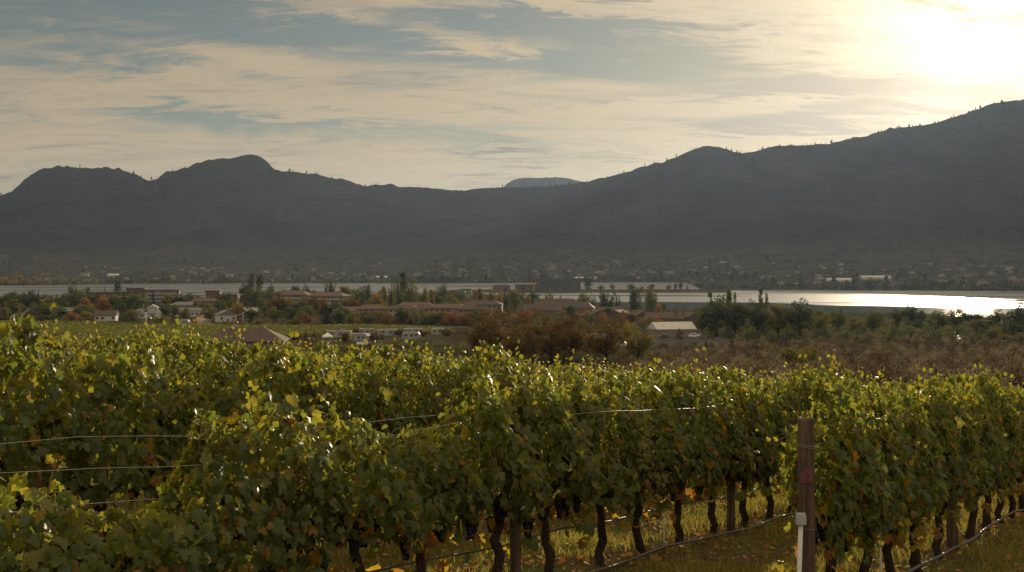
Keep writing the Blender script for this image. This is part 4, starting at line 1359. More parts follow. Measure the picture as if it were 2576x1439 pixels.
# ---------------------------------------------------------------- planting of the near side
TL = [
    ('round', D_, 25, 735, 1000, 60), ('round', O, 33, 746, 800, 44), ('round', D_, 72, 728, 1000, 44), ('spruce', NE, 97, 727, 960, 20), ('round', O, 126, 746, 920, 42),
    ('round', G, 112, 758, 800, 70), ('mound', D_, 128, 784, 735, 60), ('round', OR, 178, 784, 722, 38), ('mound', O, 220, 787, 720, 50), ('round', G, 210, 764, 810, 58),
    ('round', OR, 215, 746, 920, 34), ('round', OR, 258, 743, 880, 44), ('plume', D_, 181, 704, 1200, 20), ('poplar', D_, 296, 702, 1210, 17), ('round', O, 221, 716, 1210, 20),
    ('spruce', NE, 264, 718, 1200, 9), ('round', G, 190, 724, 1080, 50), ('spruce', NE, 311, 731, 900, 27), ('round', G, 348, 734, 905, 58), ('mound', D_, 328, 766, 705, 78),
    ('mound', O, 405, 776, 690, 72), ('spruce', Y, 424, 741, 860, 18), ('mound', D_, 435, 800, 650, 36), ('spruce', NE, 457, 727, 1060, 21), ('spruce', NE, 547, 737, 850, 26),
    ('round', O, 527, 761, 755, 38), ('round', O, 466, 774, 765, 36), ('round', Y, 598, 759, 765, 38), ('round', D_, 630, 771, 725, 46), ('poplar', D_, 632, 682, 1150, 18),
    ('poplar', D_, 653, 688, 1150, 20), ('round', D_, 617, 712, 1150, 28), ('round', G, 641, 718, 1110, 52), ('round', G, 682, 713, 1200, 20), ('round', D_, 745, 712, 1210, 30),
    ('round', D_, 772, 717, 1210, 24), ('round', RU, 702, 741, 800, 66), ('round', G, 666, 743, 830, 44), ('mound', O, 662, 790, 650, 62), ('mound', RE, 584, 804, 640, 30),
    ('round', D_, 735, 768, 765, 50), ('round', G, 776, 765, 765, 44), ('round', RE, 770, 786, 645, 34), ('round', O, 744, 798, 640, 44), ('spruce', NE, 820, 766, 640, 44),
    ('round', D_, 862, 768, 720, 34), ('plume', D_, 829, 694, 1160, 26), ('round', O, 870, 714, 1110, 50), ('round', D_, 924, 713, 1160, 30), ('round', G, 904, 721, 1150, 36),
    ('poplar', G, 912, 730, 950, 17), ('round', Y, 945, 733, 935, 36), ('poplar', Y, 966, 716, 980, 14), ('plume', O, 985, 706, 1000, 28), ('plume', G, 1000, 697, 1020, 26),
    ('poplar', G, 1012, 679, 1030, 25), ('plume', O, 1037, 692, 1000, 36), ('round', O, 1068, 725, 1000, 30), ('poplar', Y, 1085, 724, 965, 17), ('round', G, 1106, 711, 1060, 42),
    ('round', O, 1138, 739, 985, 28), ('poplar', O, 1208, 723, 950, 15), ('poplar', Y, 1195, 727, 965, 11), ('plume', O, 1236, 718, 955, 24), ('round', Y, 1256, 730, 945, 22),
    ('poplar', D_, 1272, 722, 935, 13), ('round', O, 1295, 723, 935, 34), ('round', OR, 1325, 748, 900, 11), ('poplar', Y, 1331, 741, 905, 10), ('round', G, 1355, 741, 885, 16),
    ('round', G, 1381, 733, 890, 26), ('plume', G, 1408, 737, 885, 17), ('spruce', NE, 1341, 748, 825, 18), ('round', G, 1468, 733, 915, 38), ('plume', G, 1490, 735, 925, 17),
    ('plume', D_, 1522, 717, 930, 40), ('plume', G, 1553, 739, 880, 20), ('plume', D_, 1594, 708, 960, 42), ('plume', O, 1634, 712, 950, 44), ('round', G, 1667, 757, 905, 18),
    ('round', OR, 1657, 764, 880, 18), ('bare', RU, 1701, 761, 600, 26), ('round', OR, 1474, 773, 705, 15), ('spruce', NE, 1708, 823, 440, 22),
    # trees in front of the rows of roofs
    ('round', D_, 905, 790, 690, 42), ('round', D_, 950, 785, 690, 46), ('round', RE, 1000, 790, 690, 44), ('round', RU, 1050, 794, 680, 50), ('round', D_, 1100, 790, 680, 44), ('round', G, 1155, 786, 680, 40),
    ('round', RU, 1030, 783, 700, 26), ('round', O, 885, 778, 720, 30), ('mound', RE, 700, 810, 620, 30), ('mound', O, 490, 790, 690, 22), ('round', D_, 155, 745, 950, 36),
    ('round', G, 500, 752, 920, 30), ('round', G, 440, 764, 820, 26), ('round', D_, 300, 752, 860, 30), ('round', O, 10, 770, 760, 26), ('mound', D_, 5, 786, 740, 40), ('round', G, 560, 752, 900, 22), ('round', O, 585, 742, 1000, 20),
    ('round', D_, 925, 782, 700, 40), ('round', RU, 975, 786, 695, 44), ('round', D_, 1020, 782, 700, 40), ('round', G, 1075, 786, 690, 46), ('round', RE, 1128, 792, 670, 40), ('round', D_, 1185, 784, 660, 46),
    ('round', D_, 715, 748, 940, 34), ('round', G, 760, 752, 930, 36), ('round', RU, 800, 756, 900, 36), ('round', D_, 845, 756, 900, 36), ('spruce', NE, 790, 748, 900, 16), ('round', O, 690, 770, 760, 40),
    ('round', D_, 250, 735, 1100, 36), ('round', G, 285, 738, 1080, 34), ('spruce', NE, 385, 728, 1100, 18), ('round', O, 420, 737, 1090, 34), ('round', G, 330, 742, 1060, 36), ('round', D_, 565, 738, 1080, 30),
    ('round', RU, 1345, 772, 760, 44), ('round', O, 1410, 778, 740, 40), ('round', D_, 1530, 768, 760, 34), ('round', OR, 1570, 778, 660, 24), ('round', D_, 1640, 772, 660, 34), ('round', D_, 1435, 762, 800, 30),
    # cottonwoods in front of the yard
    ('airy', RU, 1258, 772, 275, 120), ('airy', RU, 1204, 796, 285, 78), ('airy', RU, 1345, 783, 280, 84), ('airy', RU, 1437, 782, 270, 86), ('airy', RU, 1388, 806, 265, 84),
    ('airy', RU, 1525, 802, 265, 92), ('airy', O, 1606, 816, 262, 74), ('airy', RU, 1300, 812, 255, 90), ('airy', RU, 1480, 815, 290, 66), ('airy', Y, 1578, 806, 330, 24),
    ('willow', G, 1160, 838, 245, 92), ('willow', G, 1222, 835, 240, 84), ('mound', O, 1066, 850, 280, 74), ('mound', G, 1110, 856, 262, 60), ('mound', O, 985, 853, 300, 60), ('mound', O, 865, 853, 320, 48),
    ('mound', RU, 930, 846, 350, 30), ('round', PL, 868, 834, 405, 30), ('round', RU, 942, 834, 400, 28), ('mound', O, 1000, 842, 380, 40), ('round', D_, 905, 838, 415, 18), ('mound', G, 1040, 846, 385, 40), ('round', O, 960, 838, 420, 22), ('spruce', NE, 768, 825, 420, 12), ('spruce', NE, 789, 826, 425, 11), ('round', PL, 742, 834, 420, 34), ('mound', PL, 775, 845, 380, 34),
    # dense grove by the barn
    ('round', D_, 1800, 746, 470, 84), ('round', D_, 1850, 749, 480, 86), ('round', G, 1768, 768, 490, 44), ('round', D_, 1905, 758, 485, 66), ('round', O, 1958, 756, 480, 76), ('round', D_, 2012, 755, 470, 84),
    ('poplar', D_, 1786, 731, 520, 17), ('poplar', G, 1835, 717, 525, 20), ('poplar', G, 1849, 732, 515, 10), ('poplar', G, 1913, 718, 525, 14), ('poplar', G, 1929, 732, 520, 11), ('mound', G, 1880, 815, 440, 40),
    ('round', O, 2062, 775, 520, 52), ('round', G, 2108, 772, 560, 54), ('round', O, 2152, 797, 540, 50), ('round', G, 2204, 778, 560, 64), ('round', D_, 2256, 774, 540, 24), ('round', D_, 2300, 765, 545, 64),
    ('round', G, 2360, 776, 560, 52), ('round', D_, 2408, 772, 565, 52), ('round', D_, 2452, 780, 560, 40), ('round', D_, 2506, 776, 540, 44), ('round', D_, 2562, 764, 520, 66),
    ('willow', G, 2130, 819, 440, 64), ('willow', G, 2290, 811, 440, 92), ('willow', G, 2410, 794, 440, 94), ('willow', D_, 2568, 832, 400, 58), ('mound', O, 2192, 828, 430, 56), ('mound', D_, 2350, 826, 425, 54), ('mound', D_, 2490, 822, 430, 60),
    ('mound', D_, 2070, 806, 470, 60), ('mound', G, 1990, 816, 450, 60), ('mound', D_, 2240, 822, 460, 50),
    # green bushes on the brown slope
    ('airy', O, 1985, 868, 128, 70), ('airy', O, 2036, 869, 132, 52), ('mound', O, 1902, 884, 126, 64), ('mound', O, 1945, 890, 118, 60), ('mound', Y, 2123, 893, 108, 74),
    # spit
    ('poplar', D_, 1480, 690, 1860, 18), ('round', D_, 1512, 716, 1850, 16), ('round', O, 1540, 712, 1850, 14), ('round', D_, 1588, 714, 1850, 20), ('round', D_, 1640, 712, 1855, 18), ('round', D_, 1682, 716, 1850, 14), ('round', D_, 1699, 710, 1850, 10), ('round', D_, 1712, 708, 1850, 12), ('spruce', NE, 1729, 713, 1850, 9), ('round', D_, 1316, 712, 1800, 12),
]
PLUM = [(830, 828, 470, 26), (848, 824, 478, 22), (878, 836, 455, 20), (896, 822, 470, 22), (956, 826, 465, 26), (1011, 826, 455, 36), (1064, 831, 462, 26), (1123, 825, 460, 30)]
for kind, colr, u, v, y, w in TL:
    tree(kind, colr, u, v, y, w, base=(-39.4 if y > 1780 else None))
# smaller trees filling the town between the ones above
ri = random.Random(91)
fill = []
while len(fill) < 95:
    y = ri.uniform(720, 1260)
    u = ri.uniform(-60, 1330)
    if y > NS_D[1] - 60 or float(nearz(X(u, y), y)) < -40.2:
        continue
    if any(abs(u - a[0]) < 13 and abs(y - a[1]) < 70 for a in fill) or (y < 800 and 860 < u < 1240) or (y < 760 and 440 < u < 560):
        continue
    if any(abs(u - lu) < hw * .9 and -150 < y - ly < 0 for _, lu, ly, hw in LANDMARKS):
        continue
    h = ri.uniform(4.5, 8.5)
    vt = VH - (float(nearz(X(u, y), y)) + h) / y * F
    fill.append((u, y))
    c_ = ri.choice([G, D_, O, O, G, D_, Y, OR, RU])
    k_ = ri.choice(['round', 'round', 'round', 'mound', 'spruce'])
    tree(k_, NE if k_ == 'spruce' else c_, u, vt, y, ri.uniform(24, 40) * 800 / y * (.5 if k_ == 'spruce' else 1))
for i in range(58):
    u = 850 + 400 * (i + ri.random()) / 44
    y = ri.uniform(640, 705)
    tree(ri.choice(['round', 'round', 'mound']), ri.choice([G, D_, O, RU, D_, O, RE]), u, ri.uniform(772, 794), y, ri.uniform(26, 46))
for i in range(24):
    tree('round', ri.choice([G, D_, O, RU]), 690 + 205 * (i + ri.random()) / 24, ri.uniform(744, 766), ri.uniform(860, 960), ri.uniform(26, 42))
for i in range(22):
    tree(ri.choice(['round', 'mound']), ri.choice([G, D_, O, RU, OR]), 1330 + 410 * (i + ri.random()) / 22, ri.uniform(778, 800), ri.uniform(560, 660), ri.uniform(22, 38))
for i in range(60):
    u = -60 + 1400 * (i + ri.random()) / 60
    y = ri.uniform(1080, min(float(np.interp(u, NS_U, NS_D)) - 70, 1300))
    if any(abs(u - a[2]) < 12 and y < a[3] for a in PLACED_B):
        continue
    c_ = ri.choice([G, D_, O, D_, G, O, RU])
    tree('round', c_, u, ri.uniform(731, 744) - (6 if u > 600 else 0), y, ri.uniform(24, 42))
for i in range(34):                                           # single rounded bushes on the brown slope
    u, y = 1680 + 940 * (i * 0.618 % 1.0), ri.uniform(150, 395)
    if y < 200 and u < 1850:
        y += 120
    h = ri.uniform(1.7, 3.3)
    vt = VH - (float(nearz(X(u, y), y)) + h) / y * F
    tree('mound', ri.choice(['brush_leaf', 'brush_leaf', O, RU, G, 'brush_leaf']), u, vt, y, ri.uniform(2.4, 4.6) / y * F)
for i in range(46):
    u, y = ri.uniform(1760, 2680), ri.uniform(430, 640)
    h = ri.uniform(4, 7.5)
    vt = VH - (float(nearz(X(u, y), y)) + h) / y * F
    tree(ri.choice(['round', 'mound', 'willow']), ri.choice([G, D_, O, D_]), u, vt, y, ri.uniform(36, 60))
for u, v, y, w in PLUM:
    tree('round', PL, u, v, y, w, group='plum-coloured trees of the camping ground')


# ---------------------------------------------------------------- campers and cars
def wheel_into(root, x, y, r=.34):
    m = MB()
    m.tube([(0, -.11, 0), (0, .11, 0)], r, 14)
    w = m.build('wheel', M['rubber'], root, loc=(x, y, r))
    m = MB()
    m.tube([(0, -.125, 0), (0, .125, 0)], r * .55, 10)
    m.build('rim', M['car_grey'], w)


def camper(label, u, y, rot, L=7.5, H=2.9):
    x = X(u, y)
    root = empty('camper_trailer', (x, y, float(nearz(x, y))), R(rot))
    tag(root, label, 'camper', 'white campers parked in the camping ground')
    b = MB()
    a, c = L / 2, .55
    b.prism_y([(-a, c), (a - .9, c), (a, c + .7), (a, H - .7), (a - .5, H), (-a + .3, H), (-a, H - .3)], -1.2, 1.2)
    b.build('body', M['camper_white'], root)
    s_ = MB()
    s_.box(-a + .05, a - .95, -1.215, 1.215, 1.0, 1.25)
    s_.build('stripe', M['stripe'], root)
    for k in (-.28, .05, .3):
        link('window', box_mesh('window', 1.0, 2.44, .6, 'glass'), root, (L * k, 0, 1.55))
    link('door', box_mesh('door', .7, .06, 1.8, 'trim'), root, (-L * .12, -1.22, .62))
    link('roof_vent', box_mesh('roof_vent', .8, .7, .28, 'camper_white'), root, (L * .1, 0, H))
    for yy in (-1.0, 1.0):
        wheel_into(root, -.4, yy)
        wheel_into(root, .5, yy)
    return root


def car(label, u, y, rot, paint, truck=False, zoff=0.0):
    x = X(u, y)
    root = empty('parked_car', (x, y, float(nearz(x, y)) + zoff), R(rot))
    tag(root, label, 'car', 'cars parked around the yards')
    b = MB()
    b.prism_y([(-2.2, .35), (2.15, .35), (2.25, .7), (2.1, .92), (-2.15, .98), (-2.25, .7)], -.88, .88)
    if truck:
        b.prism_y([(-.1, .95), (1.35, .95), (1.0, 1.75), (.1, 1.78)], -.8, .8)
    else:
        b.prism_y([(-1.9, .95), (1.2, .93), (.45, 1.5), (-1.2, 1.52)], -.78, .78)
    b.build('body', M[paint], root)
    g = MB()
    if truck:
        g.prism_y([(.1, 1.1), (1.2, 1.1), (.95, 1.6), (.2, 1.62)], -.815, .815)
    else:
        g.prism_y([(-1.6, 1.02), (.95, 1.0), (.42, 1.42), (-1.12, 1.44)], -.795, .795)
    g.build('windows', M['glass'], root)
    for xx in (-1.35, 1.4):
        for yy in (-.8, .8):
            wheel_into(root, xx, yy, .33)
    return root


camper('longest white camper on the left side of the camping ground, beside the tent', 853, 440, 8, 9)
camper('white camper with a peaked awning nearest the vine tops', 905, 405, -25, 7, 3.1)
camper('white camper parked deepest in, against the field edge by a plum tree', 920, 490, 20, 7)
camper('big white camper between two plum trees in mid campground', 978, 455, 18, 8.5)
camper('white camper behind the widest plum tree at the field edge', 1042, 475, 16, 8)
camper('lower white camper of the two beside the widest plum tree', 1034, 415, 2, 6)
camper('smallest white camper set apart by the last plum tree', 1103, 480, 12, 5.5)
camper('white camper parked beside the town lane by a dark round bush', 462, 672, -10, 6.5)
camper('white camper with a tall box in the driveway of the white gabled house', 517, 668, 70, 6)
camper('white camper half seen through the rust-brown trees at the yard', 1500, 420, 10, 7)
car('white car nearest the vine tops in the camping ground', 915, 385, 10, 'white_paint', True)
car('pale car by the road in front of the townhouses', 858, 620, 20, 'white_paint')
car('second pale car by the road, closer to the townhouse trees', 876, 612, 12, 'car_grey')
car('white car parked under the barn gable', 1748, 455, -10, 'white_paint')
car('silver car on the gravel yard just past the barn gable', 1768, 448, 15, 'car_grey')
car('dark car in front of the barn door', 1672, 448, 5, 'car_dark')
car('white van-like car seen between rust-brown trees', 1462, 400, 30, 'white_paint', True)
car('silver car glimpsed through the rust-brown trees low down', 1520, 385, 12, 'car_grey')
car('white car glimpsed low between the last two rust-brown trees', 1567, 392, -14, 'white_paint')


def tent(label, u, y, w, h):
    x = X(u, y)
    root = empty('canopy_tent', (x, y, float(nearz(x, y))), .2)
    tag(root, label, 'tent')
    a = w / 2
    m = MB()
    m.add([(-a, -a, 2.0), (a, -a, 2.0), (a, a, 2.0), (-a, a, 2.0), (0, 0, h), (-a, -a, 2.3), (a, -a, 2.3), (a, a, 2.3), (-a, a, 2.3)],
          [(0, 1, 6, 5), (1, 2, 7, 6), (2, 3, 8, 7), (3, 0, 5, 8), (5, 6, 4), (6, 7, 4), (7, 8, 4), (8, 5, 4), (3, 2, 1, 0)])
    m.build('canopy', M['canvas'], root)
    for sx in (-1, 1):
        for sy in (-1, 1):
            q = MB()
            q.tube([(sx * a * .95, sy * a * .95, 0), (sx * a * .95, sy * a * .95, 2.05)], .05, 6)
            q.build('leg', M['trim'], root)


tent('white peaked canopy tent at the left end of the camping ground', 824, 405, 3.4, 3.5)


def heap(label, u, y, w, h):
    x = X(u, y)
    m = MB()
    n, V = 14, []
    rr = random.Random(int(u))
    for ring, (q, z) in enumerate(((1, 0), (.75, .45), (.42, .8), (.12, 1))):
        for k in range(n):
            a = 2 * PI * k / n
            j = 1 + rr.uniform(-.1, .1)
            V.append((math.cos(a) * w / 2 * q * j, math.sin(a) * w / 2 * .6 * q * j, h * z - .1))
    Fs = [(r_ * n + k, r_ * n + (k + 1) % n, (r_ + 1) * n + (k + 1) % n, (r_ + 1) * n + k) for r_ in range(3) for k in range(n)] + [tuple(range(3 * n, 4 * n)), tuple(range(n - 1, -1, -1))]
    m.add(V, Fs)
    tag(m.build('sand_heap', M['wall_cream'], None, True, loc=(x, y, float(nearz(x, y)))), label, 'heap', 'pale heaps at the field rim')


heap('pale heap at the field rim beside the dark rounded bush, lane side', 466, 640, 5.5, 1.6)
heap('smaller pale heap half behind the dark rounded bush', 417, 655, 4, 1.0)

# ---------------------------------------------------------------- ground patches
def patch(name, pts, y0, y1, m, kind='structure', lift=.18, n=24):
    """strip of ground between two lines of sight and two distances: pts = [(y, u_left, u_right), ...]"""
    py, pl, pr = zip(*pts)
    Y = np.linspace(y0, y1, n)
    L, Rr = np.interp(Y, py, pl), np.interp(Y, py, pr)
    t = np.linspace(0, 1, n)[None]
    U = L[:, None] * (1 - t) + Rr[:, None] * t
    Yg = np.repeat(Y[:, None], n, 1)
    Xq = (U - UC) / F * Yg
    return tag(link(name, grid_mesh(name, Xq, Yg, nearz(Xq, Yg) + lift, m)), kind=kind)


patch('lane', [(655, 470, 545), (720, 480, 520), (820, 498, 515)], 655, 820, M['dirt'])
patch('gravel_yard', [(380, 1620, 1830), (450, 1640, 1830)], 375, 455, M['gravel'])
patch('campground', [(380, 800, 1130), (500, 830, 1130)], 380, 500, M['grass_far'])
patch('road', [(600, 780, 1180), (625, 770, 1180)], 604, 622, M['gravel'])


def field_rows():
    """the green vineyard block beyond: low leafy rows nobody could count vine by vine"""
    r = np.random.default_rng(31)
    P, H = [], []
    for y in np.arange(250, 745, 2.6):
        u0, u1 = -250, np.interp(y, [250, 345, 350, 500, 505, 600, 640, 660, 700, 745], [480, 480, 700, 760, 1150, 1110, 760, 470, 330, 60])
        x0, x1 = (u0 - UC) / F * y, (u1 - UC) / F * y
        n = int((x1 - x0) * 1.5)
        x = r.uniform(x0, x1, n)
        yy = y + r.normal(0, .25, n) + 0.02 * x
        P.append(np.stack([x, yy, nearz(x, yy) + r.uniform(.2, 1.5, n)], 1))
    P = np.concatenate(P)
    n = len(P)
    V, Fc, tn = scatter(CARD_V, CARD_F, P, frames(rnd_dirs(r, n), rnd_dirs(r, n)), r.uniform(.45, .9, n), np.clip(r.beta(2, 2, n), 0, 1))
    tag(link('vineyard_foliage', np_mesh('vineyard_foliage', V, [Fc], M['leaf_field'], attrs={'tint': tn})), kind='stuff')


M['leaf_field'] = leafy('leaf_field', [(0, (0.050, 0.066, 0.020)), (0.6, (0.094, 0.110, 0.029)), (1, (0.165, 0.154, 0.039))], 0.35)
field_rows()


# ---------------------------------------------------------------- brush on the slope
def brush():
    r = np.random.default_rng(41)
    P, Nn, Tp, S, Ti = [], [], [], [], []
    cnt = 0
    while cnt < 3400:
        y = 60 * (430 / 60) ** r.random()
        u = r.uniform(1560, 2900)
        x = X(u, y)
        p, s = CS * x - CX * y, CX * x + CS * y
        if (p > -26 and s < 36) or (y > 390 and u < 1850) or (u < np.interp(y, [60, 200, 300, 380], [1500, 1620, 1640, 1660])):
            continue
        cnt += 1
        h = r.uniform(.6, 2.1) * (1.2 if y > 200 else 1)
        w = h * r.uniform(.8, 1.5)
        n = int(np.interp(y, [60, 150, 430], [230, 130, 50]) * h / 1.4)
        d = rnd_dirs(r, n)
        d[:, 2] = np.abs(d[:, 2])
        q = r.uniform(.35, 1, n)[:, None]
        c = d * q * np.array([w / 2, w / 2, h])
        P.append(c + np.array([x, y, float(nearz(x, y)) - .05]))
        Nn.append(rnd_dirs(r, n))
        Tp.append(d + np.array([0, 0, .5]) + r.normal(0, .3, (n, 3)))
        S.append(r.uniform(.6, 1.3, n) * np.interp(y, [60, 150, 430], [.17, .24, .42]))
        Ti.append(np.clip(r.normal(r.beta(0.9, 1.1), .08, n) + .12 * d[:, 2], 0, 1))
    P, Nn, Tp, S, Ti = (np.concatenate(a) for a in (P, Nn, Tp, S, Ti))
    V, Fc, tn = scatter(CARD_V * np.array([.5, 1.3, 1]), CARD_F, P, frames(Nn, Tp), S, Ti)
    tag(link('undergrowth', np_mesh('undergrowth', V, [Fc], M['brush_leaf'], attrs={'tint': tn})), kind='stuff')


brush()


def shrubbery():
    """low garden and hedge growth between houses and trees, one tangled mass"""
    r = np.random.default_rng(43)
    P, Nn, Tp, S, Ti = [], [], [], [], []
    cnt = 0
    while cnt < 2600:
        y = r.uniform(400, 1300)
        u = r.uniform(-150, 2750)
        x = X(u, y)
        z = float(nearz(x, y))
        if z < -40 or (y < 640 and u < 1240) or (y < 745 and u < 480) or (y < 470 and u < 1840) or (y < 830 and 465 < u < 550) or np.sin(u * .03 + y * .011) + r.normal(0, .8) < -.4:
            continue
        cnt += 1
        h, w = r.uniform(1.0, 3.2), r.uniform(2.5, 6)
        n = 26
        d = rnd_dirs(r, n)
        d[:, 2] = np.abs(d[:, 2])
        P.append(d * r.uniform(.3, 1, (n, 1)) * np.array([w / 2, w / 2, h]) + np.array([x, y, z - .1]))
        Nn.append(d + r.normal(0, .6, (n, 3)))
        Tp.append(rnd_dirs(r, n))
        S.append(r.uniform(.5, 1.1, n))
        Ti.append(np.clip(r.normal(r.uniform(.05, .75), .1, n), 0, 1))
    P, Nn, Tp, S, Ti = (np.concatenate(a) for a in (P, Nn, Tp, S, Ti))
    V, Fc, tn = scatter(CARD_V, CARD_F, P, frames(Nn, Tp), S, Ti)
    tag(link('shrubbery', np_mesh('shrubbery', V, [Fc], M['leaf_far'], attrs={'tint': tn})), kind='stuff')


M['leaf_far'] = leafy('leaf_far', [(0, (0.030, 0.041, 0.027)), (0.6, (0.068, 0.078, 0.041)), (0.78, (0.101, 0.095, 0.041)), (1, (0.230, 0.135, 0.047))], 0.2)
shrubbery()


def sage_mesh(seed):
    r = np.random.default_rng(seed)
    n = 520
    d = rnd_dirs(r, n)
    d[:, 2] = np.abs(d[:, 2])
    P = d * r.uniform(.35, 1, n)[:, None] ** .6 * np.array([.62, .62, 1.0]) * (1 + .18 * np.sin(d[:, :1] * 5 + seed))
    V, Fc, tn = scatter(CARD_V * np.array([.45, 1.4, 1]), CARD_F, P, frames(rnd_dirs(r, n), d + np.array([0, 0, .5]) + r.normal(0, .3, (n, 3))), r.uniform(.08, .17, n), r.beta(2, 2, n))
    return np_mesh('sagebrush', V, [Fc], M['brush_pale'], attrs={'tint': tn})


SAGE = [sage_mesh(i) for i in range(3)]
for i, (u, v, y, w, lab) in enumerate([
        (2352, 897, 170, 24, 'palest rounded sagebrush in the middle of the brown slope'), (2300, 905, 150, 30, 'wide tan sagebrush low on the brown slope'),
        (2106, 882, 230, 18, 'small pale sagebrush at the top of the brown slope, nearest the grove'), (2200, 890, 190, 24, 'tan sagebrush between the bright bush and the palest one'),
        (2420, 902, 160, 26, 'greyish sagebrush just past the palest rounded one'), (2480, 908, 150, 28, 'broad tan sagebrush near the right edge of the slope'),
        (2530, 930, 112, 44, 'large tan sagebrush at the right edge, close to the vine tops'), (2440, 940, 104, 44, 'large brown-grey sagebrush just above the tall vine shoot'),
        (1860, 868, 250, 20, 'pale sagebrush on the slope beside the olive bushes'), (1790, 864, 265, 20, 'tan sagebrush at the slope top beside the gravel yard'),
        (2250, 925, 118, 36, 'dusty sagebrush just past the bright yellow-olive bush'), (2560, 905, 160, 26, 'dusty sagebrush touching the right edge of the slope')]):
    y = min(np.arange(90, 430, 2.0), key=lambda q: abs(-float(nearz(X(u, q), q)) / q - (v + 6 - VH) / F))
    w *= .9
    x = X(u, y)
    zb = float(nearz(x, y))
    o = link('sagebrush', SAGE[i % 3], None, (x, y, zb - .06), (0, 0, i * 1.7), (w / F * y / .8,) * 2 + (w / F * y * .85,))
    tag(o, lab, 'shrub', 'pale sagebrush on the brown slope')

mm = MB()
mm.tube([(0, 0, -.3), (0, 0, 2.3)], .16, 8)
mm.tube([(-.55, 0, 1.5), (.55, 0, 1.5)], .11, 6)
tag(mm.build('marker_post', M['white_paint'], None, loc=(X(2411, 400), 400, ground_at(2411, 400))), 'small white cross-shaped marker post where the slope meets the willows', 'post')

# ---------------------------------------------------------------- far shore: woods and houses
def far_woods():
    r = np.random.default_rng(51)
    P, S, Ti, Nn, Tp = [], [], [], [], []
    N_ = 0
    while N_ < 2600:
        u = r.uniform(-350, 2950)
        f_, b_ = float(fs_d(u)), float(base_d(u))
        q = r.random() ** 1.8
        y = f_ + 14 + (b_ - f_ + 160) * q
        if np.sin(u * .013 + q * 9) + .6 * np.sin(u * .041 - q * 17) + r.normal(0, .7) < -.1 and q > .04:
            continue
        N_ += 1
        x = X(u, y)
        z = float(farz(u, y))
        h = r.uniform(4, 11) * (1.15 if q < .08 else 1)
        tall_ = r.random() < .08
        if tall_:
            h *= 1.8
        w = h * (.32 if tall_ else r.uniform(.8, 1.3))
        n = 22
        d = rnd_dirs(r, n)
        P.append(d * r.uniform(.4, 1, (n, 1)) * np.array([w / 2, w / 2, h / 2]) + np.array([x, y, z + h * .5]))
        S.append(r.uniform(.22, .42, n) * h)
        warm = u < 260 and q < .25 and r.random() < .5
        Ti.append(np.clip(r.normal(.93 if warm else r.uniform(.1, .6), .08, n), 0, 1))
        Nn.append(d + r.normal(0, .6, (n, 3)))
        Tp.append(rnd_dirs(r, n))
    P, Nn, Tp, S, Ti = (np.concatenate(a) for a in (P, Nn, Tp, S, Ti))
    V, Fc, tn = scatter(CARD_V, CARD_F, P, frames(Nn, Tp), S, Ti)
    tag(link('woods', np_mesh('woods', V, [Fc], M['leaf_far'], attrs={'tint': tn})), kind='stuff')


far_woods()


def far_houses():
    r = random.Random(61)
    variants = []
    for wm, rm in (('wall_far', 'roof_far'), ('wall_far', 'roof_far_dark'), ('wall_grey', 'roof_far_dark'), ('wall_cream', 'roof_far'), ('wall_grey', 'roof_dark')):
        b, f2 = MB(), MB()
        b.box(-6, 6, -4.5, 4.5, -1.5, 3.4)
        f2.prism_x([(-5.2, 3.4), (5.2, 3.4), (0, 5.8)], -6.6, 6.6)
        variants.append((b.mesh('wall', M[wm]), f2.mesh('roof', M[rm])))
    zones = [(60, 380, .10, .8, 18, 'tiny pale house on the far shore among the orange trees', 'houses on the far shore behind orange trees'),
             (380, 900, .03, .75, 52, 'tiny pale house in the far-shore village below the rocky mountain', 'houses of the far village below the rocky mountain'),
             (900, 1450, .03, .95, 52, 'tiny pale house on the far shore below the low saddle of the hills', 'houses on the far shore below the saddle'),
             (1450, 1960, .05, 1.05, 50, 'tiny pale house on the far slope beyond the spit', 'houses on the far slope beyond the spit'),
             (1960, 2640, .05, .9, 66, 'tiny pale house of the far town opposite the sun glitter', 'houses of the far town above the sun glitter')]
    for u0, u1, q0, q1, n, lab, grp in zones:
        for i in range(n):
            u = r.uniform(u0, u1)
            f_, b_ = float(fs_d(u)), float(base_d(u))
            y = f_ + 30 + (b_ - f_) * r.uniform(q0, q1)
            z = float(farz(u, y))
            k = r.randrange(5)
            root = empty('far_house', (X(u, y), y, z), r.uniform(-.5, .5))
            sc_ = r.uniform(.6, 1.15)
            root.scale = (sc_ * r.choice((1, 1, 1.6)), sc_, sc_ * .95)
            tag(root, lab, 'house', grp)
            link('wall', variants[k][0], root)
            link('roof', variants[k][1], root)
    for u, y, w, lab in ((1472, 2950, 52, 'long white greenhouse-like shed on the far slope beyond the spit'), (2110, 2330, 46, 'long pale warehouse roof in the far town'),
                         (2200, 2420, 60, 'longest pale warehouse roof in the far town, beyond the glitter'), (285, 2990, 24, 'lone white shed on the far shore above the orange trees'), (960, 2960, 26, 'white long shed above the far-shore trees below the knoll')):
        root = empty('warehouse', (X(u, y), y, float(farz(u, y))))
        tag(root, lab, 'warehouse')
        b, f2 = MB(), MB()
        b.box(-w / 2, w / 2, -9, 9, -2, 4)
        b.build('wall', M['wall_white'], root)
        f2.prism_x([(-9.5, 4.0), (9.5, 4.0), (0, 6.4)], -w / 2 - .5, w / 2 + .5)
        f2.build('roof', M['roof_pale'], root)


far_houses()


